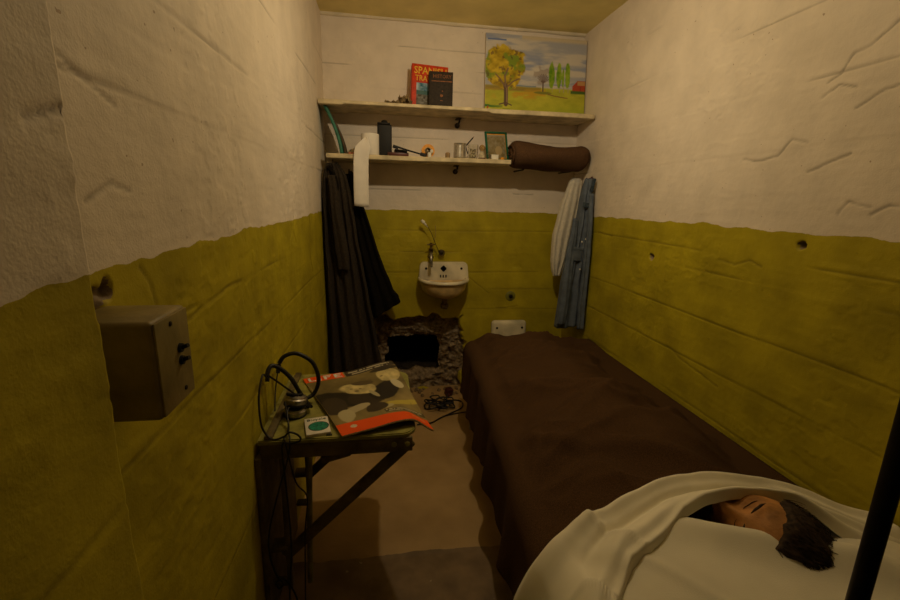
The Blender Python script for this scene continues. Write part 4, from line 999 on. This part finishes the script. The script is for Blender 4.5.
# foot end turns down
foot = PB.copy()[:1]; rows = [PB[0]]
for k_, (dy, dz) in enumerate([(.012, -.010), (.018, -.035), (.02, -.08), (.02, -.14), (.02, -.2)]):
    r_ = PB[0].copy(); r_[:, 1] += dy; r_[:, 2] = np.maximum(r_[:, 2] + dz, .2 + .01 * np.sin(r_[:, 0] * 30)); rows.append(r_)
PF = np.stack(rows[::-1], 0)
bpy.data.objects.remove(o)
o = grid_mesh('top_cover', np.concatenate([PF[:-1], PB], 0), M['blanket']); md = o.modifiers.new('s', 'SOLIDIFY'); md.thickness = .006; md.offset = -1
rel(o, t)

# white sheet turned down over the blanket
t = thing('white_sheet', 'crumpled white sheet turned down over the blanket around the head', 'sheet', (1.0, -2.0, .5))
nx, ny = 190, 120
def sheet_far(x): return np.interp(x, [.5, .66, .80, .95, 1.10, 1.25, 1.36, 1.5], [-1.985, -1.955, -1.915, -1.885, -1.875, -1.885, -1.915, -1.97])
def sheet_near(x): return np.interp(x, [.5, .62, .67, .73, .80, .90, .96, 1.03, 1.14, 1.24, 1.34, 1.5], [-2.36, -2.32, -2.26, -2.15, -2.075, -2.03, -2.00, -2.000, -1.995, -2.00, -2.07, -2.20])
HEADC = np.array([1.150, -2.025, .536])
def zs_sheet(x, y, v_):
    z = .530 + .070 * np.exp(-((x - 1.08) / .28) ** 2)
    z = z + .016 * np.exp(-((v_ - .12) / .10) ** 2) - .016 * np.exp(-((v_ - .40) / .07) ** 2) * sstep(.68, .8, x)   # rolled far fold, crease
    z = z + .016 * np.exp(-((v_ - .70) / .13) ** 2) + .006 * np.exp(-((v_ - .93) / .08) ** 2) + .034 * sstep(.66, .92, v_) * sstep(.90, 1.02, x) * sstep(1.34, 1.24, x)
    z = z - .02 * sstep(1.30, 1.46, x)
    ang = (x - .66) * 1.0 + (y + 2.1) * .75
    z = z + .010 * fbm(ang * 7, (x + y) * 2.5, 3, 71) + (.016 * (1 - np.abs(2 * vnoise(ang * 12 + 9, (x + y) * 4 + 9, 74) - 1)) ** 3 + .008 * np.sin(ang * 36 + 3 * fbm(x * 3, y * 3, 2, 72))) * sstep(1.0, .78, x)
    z = z + .005 * np.sin(v_ * 30 + 4 * fbm(x * 3, y * 2, 2, 73)) * sstep(1.22, 1.32, x)
    return z
P_ = np.zeros((nx, ny, 3)); R = .06
for j in range(ny):
    v_ = j / (ny - 1)
    for i in range(nx):
        q = i / (nx - 1)
        s_ = -.42 + q * (.42 + .90)       # arclength from the bed edge: negative hangs
        xe = .625 + .02 * math.sin(v_ * 5)
        if s_ < 0:
            x = xe; top_x = xe + .0; g = min(1, -s_ / .36)
        else: x = xe + s_
        xx = max(x, .50); yf = float(sheet_far(xx)); yn = float(sheet_near(xx))
        y = yf + (yn - yf) * v_
        if s_ < 0:
            ph_ = y * 26 + 1.5 * math.sin(s_ * 9); zt_ = float(zs_sheet(np.array(xe + .06), np.array(y), np.array(v_))) - .03
            x = xe - .02 * g - .014 * g * math.sin(ph_) - .03 * math.sin(min(1, g * 1.6) * PI) * (.5 + .5 * math.sin(y * 9)); z = zt_ - .028 + s_ * 1.0 + 0.0; y += .01 * g * math.sin(ph_ * .7)
        else:
            w_ = min(1, s_ / .07); z = float(zs_sheet(np.array(max(x, xe + .06)), np.array(y), np.array(v_))); z = z - (.058) * (1 - w_) ** 2
        P_[i, j] = (min(x, 1.508), y, z)
# round the far and near borders down
bd = np.linspace(0, 1, ny)
P_[:, :, 2] -= (.030 * np.exp(-(bd / .035) ** 2))[None, :]
P_[:, :, 2] -= (.022 * np.exp(-((1 - bd) / .03) ** 2))[None, :]
o = grid_mesh('cloth', P_, M['sheet'], flip=True); md = o.modifiers.new('s', 'SOLIDIFY'); md.thickness = .004; md.offset = -1; rel(o, t)

# pillow
u, v = np.meshgrid(np.linspace(-1, 1, 110), np.linspace(-1, 1, 110), indexing='ij')
cx, cy, hx, hy = 1.105, -2.155, .405, .222
def sup(u_, v_): return np.clip(1 - np.abs(u_) ** 3.2, 0, 1) ** .42 * np.clip(1 - np.abs(v_) ** 3.2, 0, 1) ** .42
X = cx + u * hx * (1 - .03 * v * v); Y = cy + v * hy * (1 - .04 * u * u)
Zt = .455 + .115 * sup(u, v) + .006 * fbm(X * 6, Y * 6, 3, 61) * sup(u, v)
rl = ((X - .95) * .145 + (Y + 1.99) * .27) / .3065        # signed distance beyond the ridge line
dent = np.exp(-(((X - 1.17) / .14) ** 2 + ((Y + 2.0) / .085) ** 2)); Zt = Zt - .07 * dent * sstep(-.03, .03, rl)
ridge = np.exp(-(rl / .05) ** 2) * sstep(.78, .93, X) * sstep(1.45, 1.22, X); Zt = Zt + .042 * ridge
Zt = Zt + .007 * np.exp(-((X - .92 + .6 * (Y + 2.2)) / .015) ** 2)
Zb = .443 + 0 * Zt
n_ = 110; V = np.concatenate([np.stack([X, Y, Zt], -1).reshape(-1, 3), np.stack([X, Y, Zb], -1).reshape(-1, 3)])
F = []
for i in range(n_ - 1):
    for j in range(n_ - 1):
        a = i * n_ + j; F.append((a, a + n_, a + n_ + 1, a + 1)); b_ = a + n_ * n_; F.append((b_, b_ + 1, b_ + n_ + 1, b_ + n_))
for i in range(n_ - 1):
    for (a, b_) in ((i, i + 1), ((n_ - 1) * n_ + i, (n_ - 1) * n_ + i + 1), (i * n_, (i + 1) * n_), (i * n_ + n_ - 1, (i + 1) * n_ + n_ - 1)): F.append((a, b_, b_ + n_ * n_, a + n_ * n_))
pl = mesh_obj('pillow', V, F, M['pillow']); bm = bmesh.new(); bm.from_mesh(pl.data); bmesh.ops.recalc_face_normals(bm, faces=bm.faces); bm.to_mesh(pl.data); bm.free()
pl.data.polygons.foreach_set('use_smooth', [True] * len(pl.data.polygons)); tag(pl, 'plump white pillow under the sleeping head in the right foreground', 'pillow')

# ------------------------------------------------------------------ sleeper
def head_mesh():
    """head in local space: +Y face, +Z crown, X to its left; about 0.23 tall"""
    na, nb = 120, 96
    a, b_ = np.meshgrid(np.linspace(0, 2 * PI, na), np.linspace(-PI / 2, PI / 2, nb), indexing='ij')
    dx = np.cos(b_) * np.sin(a); dy = np.cos(b_) * np.cos(a); dz = np.sin(b_)
    x = .074 * dx; y = .094 * dy; z = .112 * dz
    x = x * (1 - .22 * sstep(.1, -.9, dz)); y = y * (1 - .10 * sstep(.0, -.9, dz)); y = y - .006 * sstep(0, 1, -dy) * (dz < 0)
    front = sstep(.1, .8, dy)
    g = lambda cx_, cz_, sx_, sz_: np.exp(-(((x - cx_) / sx_) ** 2 + ((z - cz_) / sz_) ** 2)) * front
    y = y + .020 * g(0, -.030, .011, .014) + .013 * g(0, -.010, .008, .022)      # nose
    y = y + .006 * (g(.03, .022, .020, .007) + g(-.03, .022, .020, .007))         # brow
    y = y - .016 * (g(.031, .004, .016, .011) + g(-.031, .004, .014, .010))       # sockets
    y = y + .006 * (g(.031, .002, .010, .007) + g(-.031, .002, .010, .007))       # lids
    y = y + .007 * g(0, -.058, .020, .006) + .006 * g(0, -.069, .018, .006) - .006 * g(0, -.0635, .022, .0022)
    y = y + .010 * g(0, -.094, .018, .014) + .006 * (g(.045, -.025, .018, .016) + g(-.045, -.025, .018, .016))
    y = y - .002 * (g(.031, -.004, .013, .0018) + g(-.031, -.004, .013, .0018))
    return np.stack([x, y, z], -1)
HF = Vector((-.76, .02, .65)).normalized(); HU = Vector((.22, -.96, .12)); HU = (HU - HF * HU.dot(HF)).normalized(); HX = HF.cross(HU).normalized()
HM = np.array([[HX.x, HF.x, HU.x], [HX.y, HF.y, HU.y], [HX.z, HF.z, HU.z]])
HL = head_mesh() * 1.12; HWd = HL @ HM.T + HEADC
# body: one skinned surface, lying under the covers, head joined to it
vs = {'pel': (1.10, -1.28, .50), 'wst': (1.10, -1.50, .50), 'chs': (1.10, -1.68, .505), 'nck': (1.11, -1.88, .515), 'hd': (1.125, -1.99, .535),
      'shL': (.96, -1.80, .495), 'elL': (.93, -1.55, .485), 'wrL': (1.0, -1.36, .50), 'shR': (1.25, -1.80, .495), 'elR': (1.28, -1.55, .485), 'wrR': (1.22, -1.36, .50),
      'hpL': (1.03, -1.22, .50), 'knL': (1.00, -.92, .50), 'anL': (1.04, -.58, .50), 'toL': (1.03, -.52, .515), 'hpR': (1.17, -1.22, .50), 'knR': (1.18, -.92, .50), 'anR': (1.14, -.58, .50), 'toR': (1.15, -.52, .515)}
rad = {'pel': .085, 'wst': .078, 'chs': .09, 'nck': .045, 'hd': .045, 'shL': .045, 'elL': .033, 'wrL': .024, 'shR': .045, 'elR': .033, 'wrR': .024, 'hpL': .06, 'knL': .042, 'anL': .028, 'toL': .024, 'hpR': .06, 'knR': .042, 'anR': .028, 'toR': .024}
ed = [('pel', 'wst'), ('wst', 'chs'), ('chs', 'nck'), ('nck', 'hd'), ('chs', 'shL'), ('shL', 'elL'), ('elL', 'wrL'), ('chs', 'shR'), ('shR', 'elR'), ('elR', 'wrR'),
      ('pel', 'hpL'), ('hpL', 'knL'), ('knL', 'anL'), ('anL', 'toL'), ('pel', 'hpR'), ('hpR', 'knR'), ('knR', 'anR'), ('anR', 'toR')]
ks = list(vs); me = bpy.data.meshes.new('skel'); me.from_pydata([vs[k_] for k_ in ks], [(ks.index(a), ks.index(b_)) for a, b_ in ed], [])
so = link(bpy.data.objects.new('skel', me)); so.modifiers.new('k', 'SKIN'); so.modifiers.new('s', 'SUBSURF').levels = 1
for i, k_ in enumerate(ks):
    sv = me.skin_vertices[0].data[i]; sv.radius = (rad[k_] * .85, rad[k_] * .62) if k_ != 'hd' else (rad[k_], rad[k_]); sv.use_root = (k_ == 'pel')
dg = bpy.context.evaluated_depsgraph_get(); dg.update(); bme = bpy.data.meshes.new_from_object(so.evaluated_get(dg)); bpy.data.objects.remove(so)
bm = bmesh.new(); bm.from_mesh(bme)
na, nb = HWd.shape[:2]; gv = [[bm.verts.new(HWd[i, j]) for j in range(nb)] for i in range(na - 1)]
for i in range(na - 1):
    for j in range(nb - 1):
        i2 = (i + 1) % (na - 1)
        bm.faces.new((gv[i][j], gv[i2][j], gv[i2][j + 1], gv[i][j + 1]))
# ears
for sgn in (-1, 1):
    for k_ in range(10):
        pass
    c = HEADC + HM @ np.array([sgn * .076, -.008, -.010])
    mt = Matrix([[HX.x, HF.x, HU.x, c[0]], [HX.y, HF.y, HU.y, c[1]], [HX.z, HF.z, HU.z, c[2]], [0, 0, 0, 1]]) @ Matrix.Diagonal((.35, .6, 1, 1))
    bmesh.ops.create_icosphere(bm, subdivisions=3, radius=.031, matrix=mt)
pt = thing('person', 'person asleep on the bed, only brow, closed eye and dark hair showing', 'person', (1.12, -2.0, .5))
po = bm_obj('body', bm, M['skin'], None, smooth=True, angle=1.5); rel(po, pt)
# brows and closed lashes
for nm, z0, hh, of in (('eyebrow', .024, .0030, .0030), ('eyelashes', -.003, .0011, .0040)):
    for sgn in (-1, 1):
        bm = bmesh.new(); pts = []
        for q in np.linspace(-1, 1, 7):
            lx = sgn * (.032 + .019 * q); lz = z0 - .004 * q * q * (1 if nm == 'eyebrow' else -1)
            k0 = np.argmin(np.where(HL[..., 1] > .02, (HL[..., 0] - lx) ** 2 + (HL[..., 2] - lz) ** 2, 9)); p_ = HL.reshape(-1, 3)[k0]
            pts.append(tuple(HM @ (np.array([lx, p_[1] + of * .3, lz])) + HEADC))
        tube(bm, pts, lambda q: hh * (1 - .8 * abs(2 * q - 1) ** 2), 6, 2)
        rel(bm_obj(nm, bm, M['hair'], None, smooth=True, angle=1.5), pt)
# hair: a cap plus strands
na2, nb2 = HL.shape[:2]
a, b_ = np.meshgrid(np.linspace(0, 2 * PI, na2), np.linspace(-PI / 2, PI / 2, nb2), indexing='ij')
dyn = np.cos(b_) * np.cos(a); dzn = np.sin(b_); dxn = np.cos(b_) * np.sin(a)
hl = dzn - (.62 * sstep(.25, .95, dyn) + .05) + .55 * sstep(.1, -.6, dyn) + .10 * fbm(dxn * 5, dzn * 5, 3, 44)       # hairline field
cap = sstep(-.04, .10, hl)
rad_ = 1 + cap * (.11 + .07 * fbm(a * 9, b_ * 5, 4, 33)) - .05 * (1 - cap)
HC = (HL * rad_[..., None]) @ HM.T + HEADC
keep = ((hl[:-1, :-1] + hl[1:, 1:]) > -.10)
ho = grid_mesh('hair', HC, M['hair'], keep=keep); rel(ho, pt)
bm = bmesh.new(); cnt = 0
while cnt < 900:
    i = random.randrange(na2 - 1); j = random.randrange(nb2)
    if hl[i, j] < .02 or abs(dzn[i, j]) > .985: continue
    p = np.array(HL[i, j]) * 1.09; nrm = p / np.linalg.norm(p)
    fl = np.array([.3 * random.gauss(0, 1), -.9, .35 - .9 * max(0, -nrm[1])]); fl = fl - nrm * fl.dot(nrm); fl /= np.linalg.norm(fl) + 1e-6
    L_ = random.uniform(.025, .055); pts = []
    for k_ in range(5):
        q = k_ / 4; pp = p + fl * L_ * q + nrm * (.004 + .007 * q * random.uniform(-.2, 1.3)) - nrm * (L_ * q) ** 2 * 4.5
        pts.append(tuple(HM @ pp + HEADC))
    tube(bm, pts, lambda q: .0011 * (1 - .7 * q), 3, 1); cnt += 1
so_ = bm_obj('hair_strands', bm, M['hair'], None); so_.parent = ho; so_['kind'] = 'stuff'

# ------------------------------------------------------------------ light, world, camera
def lamp(loc, e, r, col):
    l = bpy.data.lights.new('lamp', 'POINT'); l.energy = e; l.shadow_soft_size = r; l.color = col
    o = link(bpy.data.objects.new('ceiling_and_added_light', l)); o.location = loc; return o
LC = (1.0, .82, .54)
lamp((.68, -1.32, 2.0), 8.4, .02, LC)
sl_ = bpy.data.lights.new('lamp', 'SPOT'); sl_.energy = 11.2; sl_.shadow_soft_size = .02; sl_.color = LC; sl_.spot_size = math.radians(175); sl_.spot_blend = 1.0  # added spot at the lamp's position, weights the light toward the back wall
so2 = link(bpy.data.objects.new('ceiling_and_added_light', sl_)); so2.location = (.68, -1.32, 2.0); so2.rotation_euler = Vector((.15, .9, -.75)).to_track_quat('-Z', 'Y').to_euler()
w = bpy.data.worlds.new('w'); sc.world = w; w.use_nodes = True
w.node_tree.nodes['Background'].inputs[0].default_value = (1, .6, .25, 1); w.node_tree.nodes['Background'].inputs[1].default_value = .003

cam = bpy.data.cameras.new('cam'); co = link(bpy.data.objects.new('camera', cam))
cam.sensor_width = 36; cam.lens = 438.84 * 36 / 900; cam.clip_start = .02
yaw, pit, rol = .1554, .225, .0241
f = Vector((math.sin(yaw) * math.cos(pit), math.cos(yaw) * math.cos(pit), -math.sin(pit))); r = Vector((math.cos(yaw), -math.sin(yaw), 0)); up = r.cross(f)
r2 = r * math.cos(rol) + up * math.sin(rol); u2 = -r * math.sin(rol) + up * math.cos(rol)
m4 = Matrix((r2, u2, -f)).transposed().to_4x4(); m4.translation = (.3181, -2.7364, 1.2487); co.matrix_world = m4
sc.camera = co
vs_ = sc.view_settings; sc.display_settings.display_device = 'sRGB'; vs_.view_transform = 'Standard'; vs_.look = 'None'; vs_.exposure = 0; vs_.gamma = 1; vs_.use_curve_mapping = False
